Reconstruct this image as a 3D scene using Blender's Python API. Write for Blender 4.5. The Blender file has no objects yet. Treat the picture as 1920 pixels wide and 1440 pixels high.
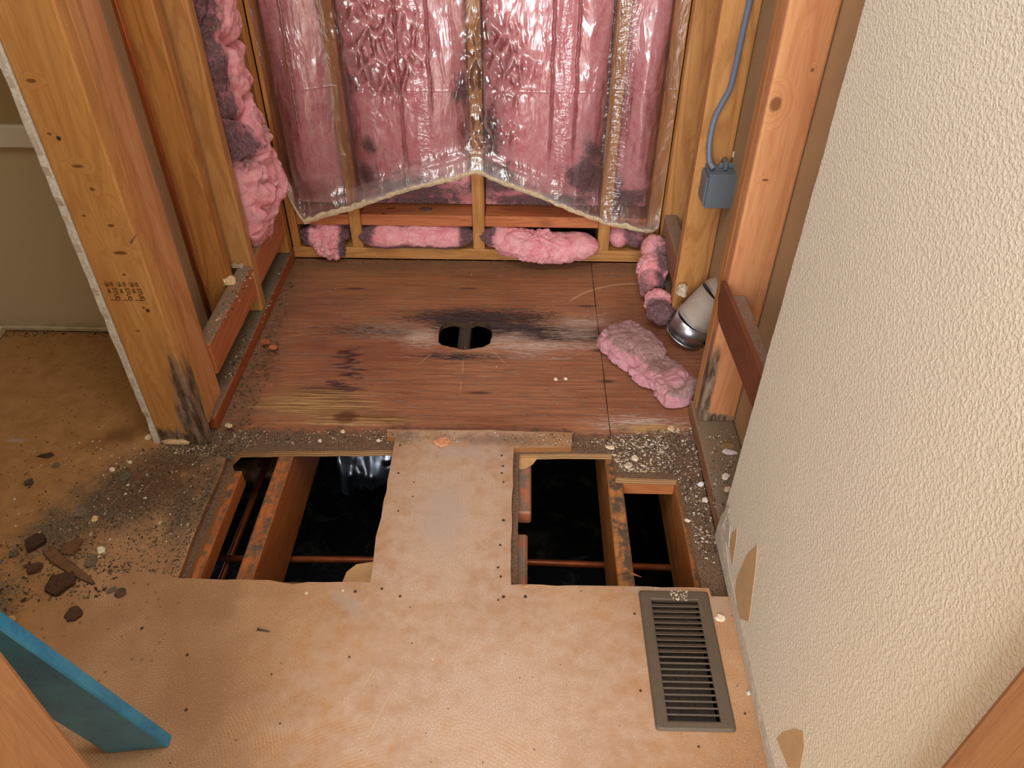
import bpy, bmesh, math, random
import numpy as np
from mathutils import Vector, Matrix, noise
from mathutils import geometry as mgeo

S = bpy.context.scene
COL = S.collection
rnd = random.Random(7)

# ------------------------------------------------------------------ camera
F, CX, CY, H = 1443.0, 960.0, 720.0, 1.30
_d = np.array([34.9, -1210.2, F]); _d /= np.linalg.norm(_d)
_v = np.array([-11.5, 1720.4, F]); _v -= _d * (_v @ _d); _v /= np.linalg.norm(_v)
RW = np.stack([np.cross(_d, -_v), _d, -_v])          # camera (right, down, forward) -> world
CAM = np.array([0, 0, H])
cam = bpy.data.cameras.new('camera')
cam.sensor_fit = 'HORIZONTAL'; cam.sensor_width = 36; cam.lens = F / 1920 * 36
cam.clip_start = .02
co = bpy.data.objects.new('camera', cam); COL.objects.link(co)
mw = Matrix.Identity(4)
for i in range(3):
    mw[i][0] = RW[i, 0]; mw[i][1] = -RW[i, 1]; mw[i][2] = -RW[i, 2]; mw[i][3] = CAM[i]
co.matrix_world = mw
S.camera = co

# ------------------------------------------------------------------ light
S.view_settings.view_transform = 'Standard'
S.view_settings.look = 'None'
S.view_settings.exposure = 0.0
S.view_settings.gamma = 1.0
S.view_settings.use_curve_mapping = False
w = bpy.data.worlds.new('world'); S.world = w; w.use_nodes = True
w.node_tree.nodes['Background'].inputs[0].default_value = (.98, .985, 1.0, 1)
w.node_tree.nodes['Background'].inputs[1].default_value = 1.0


def area(name, loc, target, sx, sy, power, col):
    l = bpy.data.lights.new(name, 'AREA'); l.shape = 'RECTANGLE'; l.size = sx; l.size_y = sy
    l.energy = power; l.color = col
    o = bpy.data.objects.new(name, l); COL.objects.link(o); o.location = loc
    o.rotation_euler = (Vector(target) - Vector(loc)).to_track_quat('-Z', 'Y').to_euler()
    return o


area('window_light', (-.35, -2.4, 1.35), (.05, 1.6, .6), 1.5, 1.9, 110, (.98, .985, 1.0))
area('ceiling_light', (-.18, .66, 2.37), (-.15, .95, 0), 1.1, .8, 24, (.98, .99, 1.0))

area('crawl_fill_light', (-1.40, 1.25, -.42), (-.5, 1.5, -.38), .35, .18, .55, (.72, .86, 1.0))  # added bluish fill for the crawlspace duct, its source unseen


# ------------------------------------------------------------------ pixel of the photograph -> point on a real plane
def ray(u, v): return RW @ np.array([u - CX, v - CY, F])
def gz(u, v, z=0.0): r = ray(u, v); return Vector(CAM + r * (z - H) / r[2])
def gy(u, v, y): r = ray(u, v); return Vector(CAM + r * y / r[1])
def gx(u, v, x): r = ray(u, v); return Vector(CAM + r * x / r[0])


# ------------------------------------------------------------------ node helper
def lin(c):
    r = []
    for v in c[:3]:
        v = v / 255
        r.append(v / 12.92 if v <= .04045 else ((v + .055) / 1.055) ** 2.4)
    return (*r, 1)


class NT:
    def __init__(s, name):
        s.m = bpy.data.materials.new(name); s.m.use_nodes = True
        s.t = s.m.node_tree; s.t.nodes.clear()
        s.out = s.n('OutputMaterial')

    def n(s, typ, ins=None, **p):
        nd = s.t.nodes.new('ShaderNode' + typ)
        for k, v in p.items(): setattr(nd, k, v)
        for k, v in (ins or {}).items(): s.set(nd.inputs[k], v)
        return nd

    def set(s, sock, v):
        if isinstance(v, bpy.types.NodeSocket): s.t.links.new(v, sock)
        elif v is not None:
            if sock.type == 'RGBA' and len(v) == 3: v = (*v, 1)
            sock.default_value = v

    def obj(s): return s.n('TexCoord').outputs['Object']
    def pos(s): return s.n('NewGeometry').outputs['Position']
    def attr(s, name, out='Fac'): return s.n('Attribute', attribute_name=name).outputs[out]

    def noise(s, v, scale=5, detail=4, rough=.55, dist=0, out=0):
        return s.n('TexNoise', {'Vector': v, 'Scale': scale, 'Detail': detail, 'Roughness': rough, 'Distortion': dist}).outputs[out]

    def vor(s, v, scale, feature='F1', rand=1.0, out='Distance'):
        return s.n('TexVoronoi', {'Vector': v, 'Scale': scale, 'Randomness': rand}, feature=feature).outputs[out]

    def ma(s, op, a, b=None, c=None, clamp=False):
        nd = s.n('Math', operation=op, use_clamp=clamp)
        s.set(nd.inputs[0], a)
        if b is not None: s.set(nd.inputs[1], b)
        if c is not None: s.set(nd.inputs[2], c)
        return nd.outputs[0]

    def mr(s, f, a, b, c=0.0, d=1.0, smooth=True):
        nd = s.n('MapRange', {'Value': f, 'From Min': a, 'From Max': b, 'To Min': c, 'To Max': d})
        nd.interpolation_type = 'SMOOTHSTEP' if smooth else 'LINEAR'
        return nd.outputs[0]

    def mix(s, f, a, b, blend='MIX'):
        nd = s.n('Mix', data_type='RGBA', blend_type=blend)
        s.set(nd.inputs[0], f); s.set(nd.inputs[6], a); s.set(nd.inputs[7], b)
        return nd.outputs[2]

    def sc(s, v, k):
        return s.n('VectorMath', {0: v, 1: k}, operation='MULTIPLY').outputs[0]

    def add(s, v, k):
        return s.n('VectorMath', {0: v, 1: k}, operation='ADD').outputs[0]

    def swz(s, v, order):
        a = s.n('SeparateXYZ', {0: v}); b = s.n('CombineXYZ')
        for i, ch in enumerate(order): s.set(b.inputs[i], a.outputs['XYZ'.index(ch)])
        return b.outputs[0]

    def sep(s, v, i): return s.n('SeparateXYZ', {0: v}).outputs[i]

    def blob(s, v, c, r, ang=0, nz=None, amp=.4, soft=.6):
        """soft elliptical stain on the XY of v"""
        q = s.n('VectorMath', {0: v, 1: (c[0], c[1], 0)}, operation='SUBTRACT').outputs[0]
        if ang: q = s.n('VectorRotate', {'Vector': q, 'Angle': -ang}, rotation_type='Z_AXIS').outputs[0]
        q = s.sc(q, (1 / r[0], 1 / r[1], 0))
        d = s.n('VectorMath', {0: q}, operation='LENGTH').outputs['Value']
        if nz is not None: d = s.ma('ADD', d, s.ma('MULTIPLY', s.ma('SUBTRACT', nz, .5), amp * 2))
        return s.mr(d, 1.0, 1.0 - soft)

    def diss(s, I, nz, k=1.0, lo=.45, hi=.8):
        return s.mr(s.ma('ADD', I, s.ma('MULTIPLY', s.ma('SUBTRACT', nz, .5), k)), lo, hi)

    def maxs(s, L):
        r = L[0]
        for x in L[1:]: r = s.ma('MAXIMUM', r, x)
        return r

    def bump(s, h, strength=.3, dist=.002, nrm=None):
        return s.n('Bump', {'Height': h, 'Strength': strength, 'Distance': dist, 'Normal': nrm}).outputs[0]

    def pbr(s, col, rough=.6, metal=0, nrm=None, spec=.5, **k):
        b = s.n('BsdfPrincipled')
        s.set(b.inputs['Base Color'], col); s.set(b.inputs['Roughness'], rough)
        s.set(b.inputs['Metallic'], metal); s.set(b.inputs['Specular IOR Level'], spec)
        if nrm is not None: s.set(b.inputs['Normal'], nrm)
        for kk, v in k.items(): s.set(b.inputs[kk.replace('_', ' ')], v)
        s.t.links.new(b.outputs[0], s.out.inputs[0])
        return s.m


AX = {'X': 'YZX', 'Y': 'XZY', 'Z': 'XYZ'}


def wood(name, ax, base, dark, light, rough=.55, knots=(), rot=(), plane='XZ', ring=.5, pale=.35, kn=1.0, dust=None, dustlev=.5):
    """softwood with its grain along ax; knots/rot: (a, b, ra, rb) stains in the given plane of the room"""
    s = NT(name)
    P0 = s.obj()
    rndm = s.n('ObjectInfo').outputs['Random']
    off = s.n('CombineXYZ', {0: s.ma('MULTIPLY', rndm, 7.3), 1: s.ma('MULTIPLY', rndm, 3.1), 2: s.ma('MULTIPLY', rndm, 5.7)}).outputs[0]
    P = s.swz(s.add(P0, off), AX[ax])                       # grain now along local z
    K = s.swz(P0, {'XZ': 'XZY', 'YZ': 'YZX', 'XY': 'XYZ'}[plane])
    wv = s.noise(P0, 30, 3)
    q = s.sc(P, (1, 1, .10))
    big = s.noise(q, 9, 2, .5, .4)
    kd = None
    warp = big
    kms = []
    for (a, b, ra, rb) in knots:
        m = s.blob(K, (a, b), (ra * 3, rb * 3.5), soft=1)
        warp = s.ma('ADD', warp, s.ma('MULTIPLY', m, .22))
        kms.append(s.blob(K, (a, b), (ra, rb), nz=wv, amp=.45, soft=.5))
    rings = s.ma('SINE', s.ma('MULTIPLY', warp, 75))
    rings = s.mr(rings, -.3, 1)
    fib = s.noise(s.sc(P, (1, 1, .03)), 260, 3, .6)
    col = s.mix(s.ma('MULTIPLY', rings, ring), base, dark)
    col = s.mix(s.ma('MULTIPLY', s.mr(s.noise(s.sc(P, (1, 1, .12)), 16, 2), .45, .75), pale), col, light)
    col = s.mix(s.mr(fib, .35, .75, 0, .35), col, s.mix(.5, col, dark))
    late = s.mr(s.ma('SINE', s.ma('MULTIPLY', s.ma('ADD', warp, s.ma('MULTIPLY', s.noise(s.sc(P, (1, 1, .06)), 30, 2), .35)), 210)), .35, 1)
    col = s.mix(s.ma('MULTIPLY', late, .30), col, dark)
    # small random knots
    vd = s.vor(s.sc(P, (1, 1, .45)), 5.5)
    vm = s.mr(vd, .085, .03)
    col = s.mix(s.ma('MULTIPLY', vm, .75 * kn), col, lin((92, 48, 20)))
    if kms: col = s.mix(s.ma('MULTIPLY', s.maxs(kms), .8), col, lin((88, 46, 20)))
    col = s.mix(s.mr(s.noise(P0, 3, 2), .3, .7, 0, .25), col, s.mix(.6, col, dark))
    if rot:
        nz = s.noise(s.sc(P, (1, 1, .15)), 45, 4, .65)
        rm = s.maxs([s.blob(K, (r[0], r[1]), (r[2], r[3]), nz=nz, amp=.7, soft=.45) for r in rot])
        rc = s.mix(s.mr(s.noise(s.sc(P, (1, 1, .2)), 70, 4, .7), .35, .68), lin((38, 30, 24)), lin((150, 132, 115)))
        col = s.mix(s.ma('MULTIPLY', rm, .92), col, rc)
    if dust is not None:
        up = s.sep(s.n('NewGeometry').outputs['Normal'], 2)
        dm = s.ma('MULTIPLY', s.mr(up, .5, .9), s.mr(s.noise(P0, 40, 5, .7), dustlev - .12, dustlev + .1))
        dc = s.mix(s.mr(s.noise(P0, 420, 2), .4, .7), s.mix(.45, dust, (.01, .01, .01, 1)), dust)
        col = s.mix(dm, col, dc)
    nrm = s.bump(s.ma('ADD', fib, s.ma('MULTIPLY', rings, .3)), .25, .0012)
    return s.pbr(col, rough, 0, nrm, spec=.35)


def plain(name, c, rough=.6, metal=0, var=.12, scale=40, bump=0.0, spec=.4):
    s = NT(name)
    P = s.obj()
    nz = s.noise(P, scale, 4, .6)
    c = lin(c)
    col = s.mix(s.mr(nz, .3, .7), tuple(x * (1 - var) for x in c[:3]), tuple(min(1, x * (1 + var)) for x in c[:3]))
    return s.pbr(col, rough, metal, s.bump(nz, bump, .001) if bump else None, spec)


M = {}
# ---- framing timber
FZ = dict(base=lin((198, 142, 82)), dark=lin((156, 102, 52)), light=lin((222, 176, 118)))
M['stud'] = wood('stud_wood', 'Z', **FZ)
M['stud_x'] = wood('stud_wood_across', 'X', **FZ)
M['stud_y'] = wood('stud_wood_deep', 'Y', **FZ)
M['stud_dim'] = wood('stud_wood_dark', 'Z', lin((190, 130, 68)), lin((146, 92, 40)), lin((212, 160, 96)))
M['stud_pink'] = wood('stud_wood_rough', 'Z', lin((206, 146, 96)), lin((165, 104, 56)), lin((226, 176, 130)), pale=.5)
M['red_x'] = wood('fir_across', 'X', lin((196, 122, 76)), lin((150, 78, 42)), lin((220, 152, 104)), ring=.4, kn=.6)
M['red_y'] = wood('fir_deep', 'Y', lin((190, 116, 74)), lin((146, 78, 44)), lin((212, 142, 100)), ring=.35, kn=.4,
                  dust=lin((150, 134, 108)), dustlev=.42)
M['sill_red'] = wood('sill_wood', 'Y', lin((160, 84, 44)), lin((118, 54, 24)), lin((182, 106, 62)), ring=.3, kn=.2,
                     dust=lin((132, 116, 92)), dustlev=.34)
M['gray_y'] = wood('grey_block', 'Y', lin((150, 108, 80)), lin((116, 76, 54)), lin((176, 140, 112)), ring=.3, kn=.2,
                   dust=lin((160, 132, 116)), dustlev=.45)
M['sill_right'] = wood('sill_wood_right', 'Y', lin((150, 110, 78)), lin((104, 70, 46)), lin((180, 146, 112)), ring=.3, kn=.2,
                       dust=lin((150, 130, 106)), dustlev=.40)
M['joist'] = wood('joist_wood', 'Y', lin((188, 110, 58)), lin((140, 70, 30)), lin((206, 136, 80)), ring=.35, kn=.7,
                  dust=lin((112, 98, 78)), dustlev=.5)
M['joist_dirty'] = wood('joist_wood_dirty', 'Y', lin((186, 122, 66)), lin((134, 78, 36)), lin((214, 156, 92)), ring=.6, kn=.7,
                        dust=lin((96, 82, 68)), dustlev=.5)
M['joist_mouldy'] = wood('joist_wood_mouldy', 'Y', lin((70, 60, 50)), lin((40, 34, 28)), lin((96, 84, 66)), ring=.5)
M['joist_x'] = wood('joist_wood_across', 'X', lin((190, 116, 68)), lin((146, 80, 42)), lin((208, 140, 92)), ring=.3, kn=.3)
M['block_red'] = wood('reddish_block', 'Y', lin((176, 104, 74)), lin((132, 70, 44)), lin((198, 134, 100)), ring=.4, kn=.3,
                      dust=lin((140, 124, 104)), dustlev=.5)
M['hardboard'] = wood('dark_brown_board', 'Y', lin((120, 68, 44)), lin((88, 46, 28)), lin((140, 86, 60)), ring=.25, kn=.1)
M['post'] = wood('post_wood', 'Z', lin((204, 148, 84)), lin((164, 108, 54)), lin((224, 178, 116)), ring=.35,
                 knots=[(-.835, .852, .010, .0045), (-.812, .700, .013, .005), (-.84, .76, .006, .004), (-.792, .52, .015, .005),
                        (-.80, .655, .006, .0045), (-.79, .58, .008, .004), (-.835, .60, .004, .003), (-.80, .47, .004, .003),
                        (-.815, .33, .008, .003), (-.785, .39, .004, .004)],
                 rot=[(-.765, .10, .030, .20), (-.80, .0, .14, .055), (-.775, .06, .035, .10)])
M['post_side'] = wood('post_wood_side', 'Z', lin((198, 142, 84)), lin((156, 102, 54)), lin((218, 170, 116)), ring=.4,
                      rot=[(1.33, .10, .030, .22), (1.34, .0, .06, .06)], plane='YZ')
M['rpost'] = wood('right_post_wood', 'Z', lin((206, 146, 100)), lin((180, 110, 70)), lin((222, 176, 114)), ring=.4, pale=.5,
                  knots=[(.450, .80, .013, .016), (.50, .86, .004, .004), (.462, .655, .008, .003)],
                  rot=[(.440, .13, .018, .17), (.47, .035, .06, .022)], kn=.3)
M['near'] = wood('near_stud_wood', 'Z', lin((172, 124, 84)), lin((146, 96, 60)), lin((196, 152, 112)), ring=.3, kn=.3)

# ---- boards and plasters
M['gypsum'] = plain('gypsum_core', (226, 220, 206), .9, var=.15, scale=160, bump=.6)
M['kraft'] = plain('drywall_back_paper', (176, 148, 114), .8, var=.05, scale=8)
M['kraft2'] = plain('torn_brown_paper', (192, 160, 118), .8, var=.05, scale=60)
M['tape'] = plain('grey_joint_edge', (188, 178, 164), .85, var=.14, scale=120, bump=.4)
M['white_trim'] = plain('white_trim_paint', (222, 212, 190), .5, var=.03)
M['plaster'] = plain('plaster_bit', (214, 196, 170), .9, var=.2, scale=90, bump=.5)
M['paperflap'] = plain('tan_paper', (196, 154, 106), .75, var=.06)
M['caulk'] = plain('yellowed_caulk', (190, 160, 118), .7, var=.3, scale=90, bump=.8)


def m_wall():
    s = NT('knockdown_wall_paint')
    P = s.obj()
    n1 = s.noise(P, 190, 2, .5, .5)
    n2 = s.noise(P, 60, 2, .5, .3)
    h = s.ma('ADD', s.mr(n1, .42, .62), s.ma('MULTIPLY', n2, .5))
    col = s.mix(s.noise(P, 5, 2), lin((222, 215, 198)), lin((228, 222, 206)))
    return s.pbr(col, .5, 0, s.bump(h, .42, .0015), spec=.35)


def m_leftpaint():
    s = NT('left_room_paint')
    P = s.obj()
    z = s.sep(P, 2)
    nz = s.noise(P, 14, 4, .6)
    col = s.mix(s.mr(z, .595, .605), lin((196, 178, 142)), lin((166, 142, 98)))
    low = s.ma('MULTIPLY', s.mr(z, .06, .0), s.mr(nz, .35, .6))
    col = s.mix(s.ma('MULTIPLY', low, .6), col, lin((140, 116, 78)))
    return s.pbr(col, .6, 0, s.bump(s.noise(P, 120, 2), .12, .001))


def m_particle():
    s = NT('particleboard')
    P = s.obj()
    n0 = s.noise(P, 3.2, 4, .6)
    n1 = s.noise(P, 26, 5, .65)
    n2 = s.noise(P, 380, 3, .6)
    n3 = s.noise(s.sc(P, (1, 1.0, 1)), 900, 1)
    col = s.mix(s.mr(n0, .35, .68), lin((160, 118, 82)), lin((184, 144, 106)))
    col = s.mix(s.mr(n1, .45, .72, 0, .5), col, lin((172, 124, 80)))
    col = s.mix(s.mr(n2, .50, .70, 0, .6), col, lin((138, 94, 58)))
    col = s.mix(s.mr(n3, .62, .78, 0, .35), col, lin((120, 80, 50)))
    col = s.mix(s.mr(n2, .46, .3, 0, .35), col, lin((226, 194, 156)))
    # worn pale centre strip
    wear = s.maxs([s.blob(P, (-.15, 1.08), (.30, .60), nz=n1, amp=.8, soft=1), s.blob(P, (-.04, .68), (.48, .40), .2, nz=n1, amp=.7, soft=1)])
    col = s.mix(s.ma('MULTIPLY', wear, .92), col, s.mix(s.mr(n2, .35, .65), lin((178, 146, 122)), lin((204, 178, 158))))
    # yellow-brown varnish of the left room floor, its dimmer light painted in
    lm = s.mr(s.ma('ADD', s.sep(P, 0), s.ma('MULTIPLY', n0, .35)), -.55, -.85)
    col = s.mix(s.ma('MULTIPLY', lm, .85), col, s.mix(s.mr(n1, .3, .7), lin((146, 100, 52)), lin((168, 122, 70))))
    # circular sanding / saw marks
    for (cx, cy, r0, r1, a, wv) in [(-.62, .52, .06, .28, .55, 520), (-.17, .30, .16, .40, .4, 480), (-.66, .92, .05, .2, .5, 560), (.1, .62, .05, .1, .3, 500)]:
        q = s.n('VectorMath', {0: P, 1: (cx, cy, 0)}, operation='SUBTRACT').outputs[0]
        d = s.n('VectorMath', {0: s.sc(q, (1, 1, 0))}, operation='LENGTH').outputs['Value']
        m = s.ma('MULTIPLY', s.mr(d, r0, r0 + .03), s.mr(d, r1, r1 - .06))
        m = s.ma('MULTIPLY', m, s.mr(n0, .42, .6))
        wave = s.mr(s.ma('SINE', s.ma('MULTIPLY', d, wv * 2)), -.2, 1)
        col = s.mix(s.ma('MULTIPLY', s.ma('MULTIPLY', wave, m), a * .5), col, lin((232, 192, 140)))
    # grey dust and dirt
    nz = s.noise(P, 22, 5, .7)
    dirt = [s.blob(P, (-.87, 1.14), (.20, .15), .5, nz, .55, .7), s.blob(P, (-.98, 1.04), (.12, .12), 0, nz, .6, .8),
            s.blob(P, (-.74, 1.12), (.055, .17), .1, nz, .5, .8), s.blob(P, (-1.06, .86), (.12, .10), 0, nz, .7, .8),
            s.blob(P, (-.80, 1.25), (.14, .07), 0, nz, .6, .8), s.blob(P, (-.84, .70), (.05, .04), .3, nz, .7, .8), s.blob(P, (-.76, 1.285), (.16, .05), 0, nz, .5, .8), s.blob(P, (-.70, 1.15), (.03, .20), 0, nz, .6, .9)]
    dm = s.maxs(dirt)
    dcol = s.mix(s.mr(s.noise(P, 230, 4, .75), .36, .64), lin((52, 42, 32)), lin((128, 108, 82)))
    col = s.mix(s.ma('MULTIPLY', dm, s.mr(s.noise(P, 90, 4, .7), .15, .5)), col, dcol)
    sp2 = s.ma('MULTIPLY', s.mr(s.vor(P, 42), .17, .10), s.mr(s.ma('ADD', s.sep(P, 0), s.ma('MULTIPLY', n1, .3)), -.40, -.62))
    col = s.mix(s.ma('MULTIPLY', sp2, .55), col, lin((84, 52, 28)))
    rust = s.maxs([s.blob(P, (-.81, 1.20), (.22, .16), .3, nz, .6, 1), s.blob(P, (-.78, 1.23), (.10, .05), 0, nz, .5, .8), s.blob(P, (-.97, 1.33), (.10, .06), .5, nz, .5, 1)])
    col = s.mix(s.ma('MULTIPLY', rust, .72), col, lin((92, 54, 28)))
    # bluish grey cement smears
    nb = s.noise(P, 30, 5, .7)
    gm = s.maxs([s.blob(P, (-.165, 1.10), (.085, .16), .05, nb, .5, .8), s.blob(P, (-.33, .87), (.06, .02), -.6, nb, .9, .7),
                 s.blob(P, (-.145, 1.30), (.12, .04), 0, nb, .9, .9), s.blob(P, (.27, .92), (.10, .02), 0, nb, .8, .9),
                 s.blob(P, (.39, .88), (.03, .04), 0, nb, .6, .8), s.blob(P, (-1.21, 1.31), (.04, .012), 0, nb, .5, .8)])
    col = s.mix(s.ma('MULTIPLY', gm, .55), col, lin((172, 154, 138)))
    dk = s.maxs([s.blob(P, (-.05, 1.34), (.15, .03), 0, nb, .8, .8), s.blob(P, (-.28, 1.345), (.06, .03), 0, nb, .8, .8)])
    col = s.mix(s.ma('MULTIPLY', dk, .6), col, lin((112, 92, 76)))
    # white paint specks and scratches
    wm = s.ma('MULTIPLY', s.mr(s.noise(P, 55, 3, .6), .70, .74), s.blob(P, (-.1, .65), (.35, .28), soft=1))
    col = s.mix(s.ma('MULTIPLY', wm, .8), col, lin((236, 220, 200)))
    sr = s.noise(s.sc(s.n('VectorRotate', {'Vector': P, 'Angle': .35}, rotation_type='Z_AXIS').outputs[0], (1, .03, 1)), 150, 2)
    col = s.mix(s.ma('MULTIPLY', s.mr(sr, .70, .76), .3), col, lin((232, 204, 170)))
    bl = s.mr(s.vor(P, 26), .06, .03)
    col = s.mix(s.ma('MULTIPLY', bl, .8), col, lin((70, 42, 24)))
    # edges of the sheet are raw brown
    nz_ = s.sep(s.n('NewGeometry').outputs['Normal'], 2)
    edgec = s.mix(dm, lin((150, 100, 58)), lin((84, 66, 46)))
    col = s.mix(s.mr(nz_, .5, .2), col, edgec)
    rg = s.mr(n1, .3, .7, .48, .62)
    return s.pbr(col, rg, 0, s.bump(s.ma('ADD', n2, s.ma('MULTIPLY', dm, s.noise(P, 300, 4, .8))), .3, .0015), spec=.4)


def m_ply():
    s = NT('stained_plywood')
    P = s.obj()
    gq = s.sc(P, (.07, 1, 1))
    big = s.noise(gq, 10, 3, .5, .5)
    rings = s.mr(s.ma('SINE', s.ma('MULTIPLY', big, 95)), -.2, 1)
    st = s.noise(s.sc(P, (.025, 1, 1)), 170, 4, .65)
    st2 = s.noise(s.sc(P, (.05, 1, 1)), 55, 4, .7)
    cl = s.noise(P, 4.2, 3, .55)
    col = s.mix(s.mr(cl, .3, .7), lin((158, 100, 70)), lin((178, 120, 84)))
    col = s.mix(s.mr(s.sep(P, 1), 1.80, 2.1, 0, .55), col, lin((160, 108, 62)))
    col = s.mix(s.ma('MULTIPLY', rings, .35), col, lin((122, 70, 46)))
    col = s.mix(s.mr(st, .42, .70, 0, .4), col, lin((112, 64, 46)))
    fl = s.noise(s.sc(P, (.012, 1, 1)), 620, 3, .6)
    col = s.mix(s.mr(fl, .54, .66, 0, .45), col, lin((92, 50, 38)))
    col = s.mix(s.mr(fl, .44, .34, 0, .3), col, lin((196, 142, 108)))
    col = s.mix(s.mr(st, .45, .25, 0, .3), col, lin((200, 144, 104)))
    col = s.mix(s.ma('MULTIPLY', s.blob(P, (-.50, 1.66), (.24, .20), 0, cl, .6, 1), .5), col, lin((134, 72, 50)))
    # dark zigzag water line
    jag = s.noise(s.sc(P, (.55, 1, 1)), 42, 4, .7)
    xx = s.ma('ADD', s.sep(P, 0), s.ma('MULTIPLY', s.ma('SUBTRACT', s.noise(s.sc(P, (.04, 1, 1)), 75, 2, .6), .5), .26))
    zz = s.ma('ABSOLUTE', s.ma('ADD', xx, .475))
    zm = s.ma('MULTIPLY', s.mr(zz, .034, .008), s.blob(P, (-.49, 1.60), (.16, .135), soft=.3))
    zm = s.ma('MULTIPLY', zm, s.mr(jag, .35, .5))
    col = s.mix(s.ma('MULTIPLY', zm, .9), col, lin((58, 26, 34)))
    zm2 = s.ma('MULTIPLY', s.blob(P, (-.50, 1.53), (.16, .03), 0, st2, .9, .6), s.mr(st2, .44, .58))
    col = s.mix(s.ma('MULTIPLY', zm2, .85), col, lin((60, 32, 30)))
    # pale fibre wear
    sx = s.noise(s.sc(P, (.05, 1, 1)), 420, 6, .75, .2)
    mixn = s.ma('ADD', s.ma('MULTIPLY', s.mr(sx, .3, .7), .62), s.ma('MULTIPLY', st2, .38))
    pale = s.maxs([s.ma('MULTIPLY', s.blob(P, (-.34, 1.80), (.32, .075), 0, soft=1), .62), s.blob(P, (.04, 1.742), (.32, .05), .03, soft=1),
                   s.blob(P, (-.28, 1.775), (.12, .09), 0, soft=1), s.blob(P, (-.03, 1.765), (.14, .07), 0, soft=1),
                   s.ma('MULTIPLY', s.blob(P, (.17, 1.83), (.20, .12), .3, soft=1), .7), s.ma('MULTIPLY', s.blob(P, (.30, 1.42), (.2, .06), 0, soft=1), .8),
                   s.ma('MULTIPLY', s.blob(P, (-.02, 1.695), (.30, .04), 0, soft=1), .5)])
    pale = s.diss(s.ma('MULTIPLY', pale, .85), mixn, 2.3, .42, .60)
    col = s.mix(s.ma('MULTIPLY', pale, .9), col, lin((214, 186, 168)))
    # rot-bleached front left corner
    wl = s.maxs([s.blob(P, (-.53, 1.475), (.21, .075), 0, st2, 1.0, .6), s.blob(P, (-.40, 1.42), (.20, .03), 0, st2, .9, .6),
                 s.blob(P, (.33, 1.405), (.13, .025), 0, st2, .9, .6)])
    col = s.mix(s.ma('MULTIPLY', wl, .95), col, s.mix(s.mr(st, .35, .65), lin((120, 82, 46)), lin((206, 164, 108))))
    col = s.mix(s.ma('MULTIPLY', s.blob(P, (-.44, 1.43), (.04, .03), 0, st2, .8, .6), .8), col, lin((84, 44, 20)))
    # black mould about the drain hole
    bq = s.maxs([s.blob(P, (-.12, 1.87), (.36, .075), .02, soft=1), s.ma('MULTIPLY', s.blob(P, (.06, 1.80), (.42, .075), -.02, soft=1), 1.05),
                 s.ma('MULTIPLY', s.blob(P, (-.40, 1.80), (.30, .06), 0, soft=1), .6), s.ma('MULTIPLY', s.blob(P, (-.165, 1.83), (.19, .11), 0, soft=1), 1.2),
                 s.ma('MULTIPLY', s.blob(P, (-.16, 1.685), (.22, .03), 0, soft=1), .7)])
    core = s.maxs([s.blob(P, (-.155, 1.852), (.17, .06), .0, soft=1), s.blob(P, (-.01, 1.815), (.17, .05), -.08, soft=1)])
    bq = s.maxs([s.diss(s.ma('MULTIPLY', bq, .95), mixn, 1.8, .22, .46), s.diss(s.ma('MULTIPLY', core, 1.7), mixn, 1.2, .28, .55)])
    bq = s.ma('MULTIPLY', bq, s.ma('SUBTRACT', 1.0, s.ma('MULTIPLY', pale, .6)))
    col = s.mix(s.ma('MULTIPLY', bq, .95), col, s.mix(s.mr(st, .3, .7), lin((16, 14, 16)), lin((60, 52, 54))))
    for (a, b, r0, r1) in [(-.17, 2.03, .05, .008), (-.52, 2.02, .05, .008), (-.11, 1.53, .05, .008), (.20, 1.94, .05, .01), (.23, 1.585, .03, .01), (.22, 1.72, .03, .01)]:
        col = s.mix(s.ma('MULTIPLY', s.blob(P, (a, b), (r0, r1), 0, st2, .7, .8), .75), col, lin((48, 32, 34)))
    # framing-square scratches
    sm = []
    for (u0, v0, u1, v1) in [(869, 668, 867, 705), (865, 712, 863, 738), (812, 703, 853, 704), (884, 704, 946, 705), (912, 645, 958, 692),
                             (815, 657, 780, 686), (860, 640, 830, 655), (700, 505, 1108, 505), (820, 508, 830, 508), (884, 508, 884, 520), (980, 622, 950, 632)]:
        a = gz(u0, v0, -.014); b = gz(u1, v1, -.014)
        c = (a + b) / 2; L = (b - a).length / 2
        sm.append(s.blob(P, (c.x, c.y), (L, .0011), math.atan2(b.y - a.y, b.x - a.x), st, .25, .5))
    ring = s.n('VectorMath', {0: P, 1: (.36, 1.80, 0)}, operation='SUBTRACT').outputs[0]
    rd = s.n('VectorMath', {0: s.sc(ring, (1, 1, 0))}, operation='LENGTH').outputs['Value']
    arc = s.ma('MULTIPLY', s.mr(s.ma('ABSOLUTE', s.ma('SUBTRACT', rd, .27)), .006, .001), s.blob(P, (.24, 2.04), (.16, .11), soft=.3))
    sm.append(s.ma('MULTIPLY', arc, .7))
    col = s.mix(s.ma('MULTIPLY', s.maxs(sm), .75), col, lin((216, 176, 132)))
    # dust by the walls
    nd = s.noise(P, 40, 5, .7)
    nb = s.ma('MULTIPLY', s.ma('SUBTRACT', nd, .5), .16)
    e1 = s.mr(s.ma('ADD', s.sep(P, 0), nb), -.64, -.72)
    e2 = s.mr(s.ma('ADD', s.sep(P, 1), nb), 2.09, 2.15)
    e3 = s.mr(s.ma('ADD', s.sep(P, 1), nb), 1.40, 1.355)
    e4 = s.ma('MULTIPLY', s.mr(s.ma('ADD', s.sep(P, 0), nb), .19, .24), s.mr(s.ma('ADD', s.sep(P, 1), nb), 1.41, 1.36))
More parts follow.
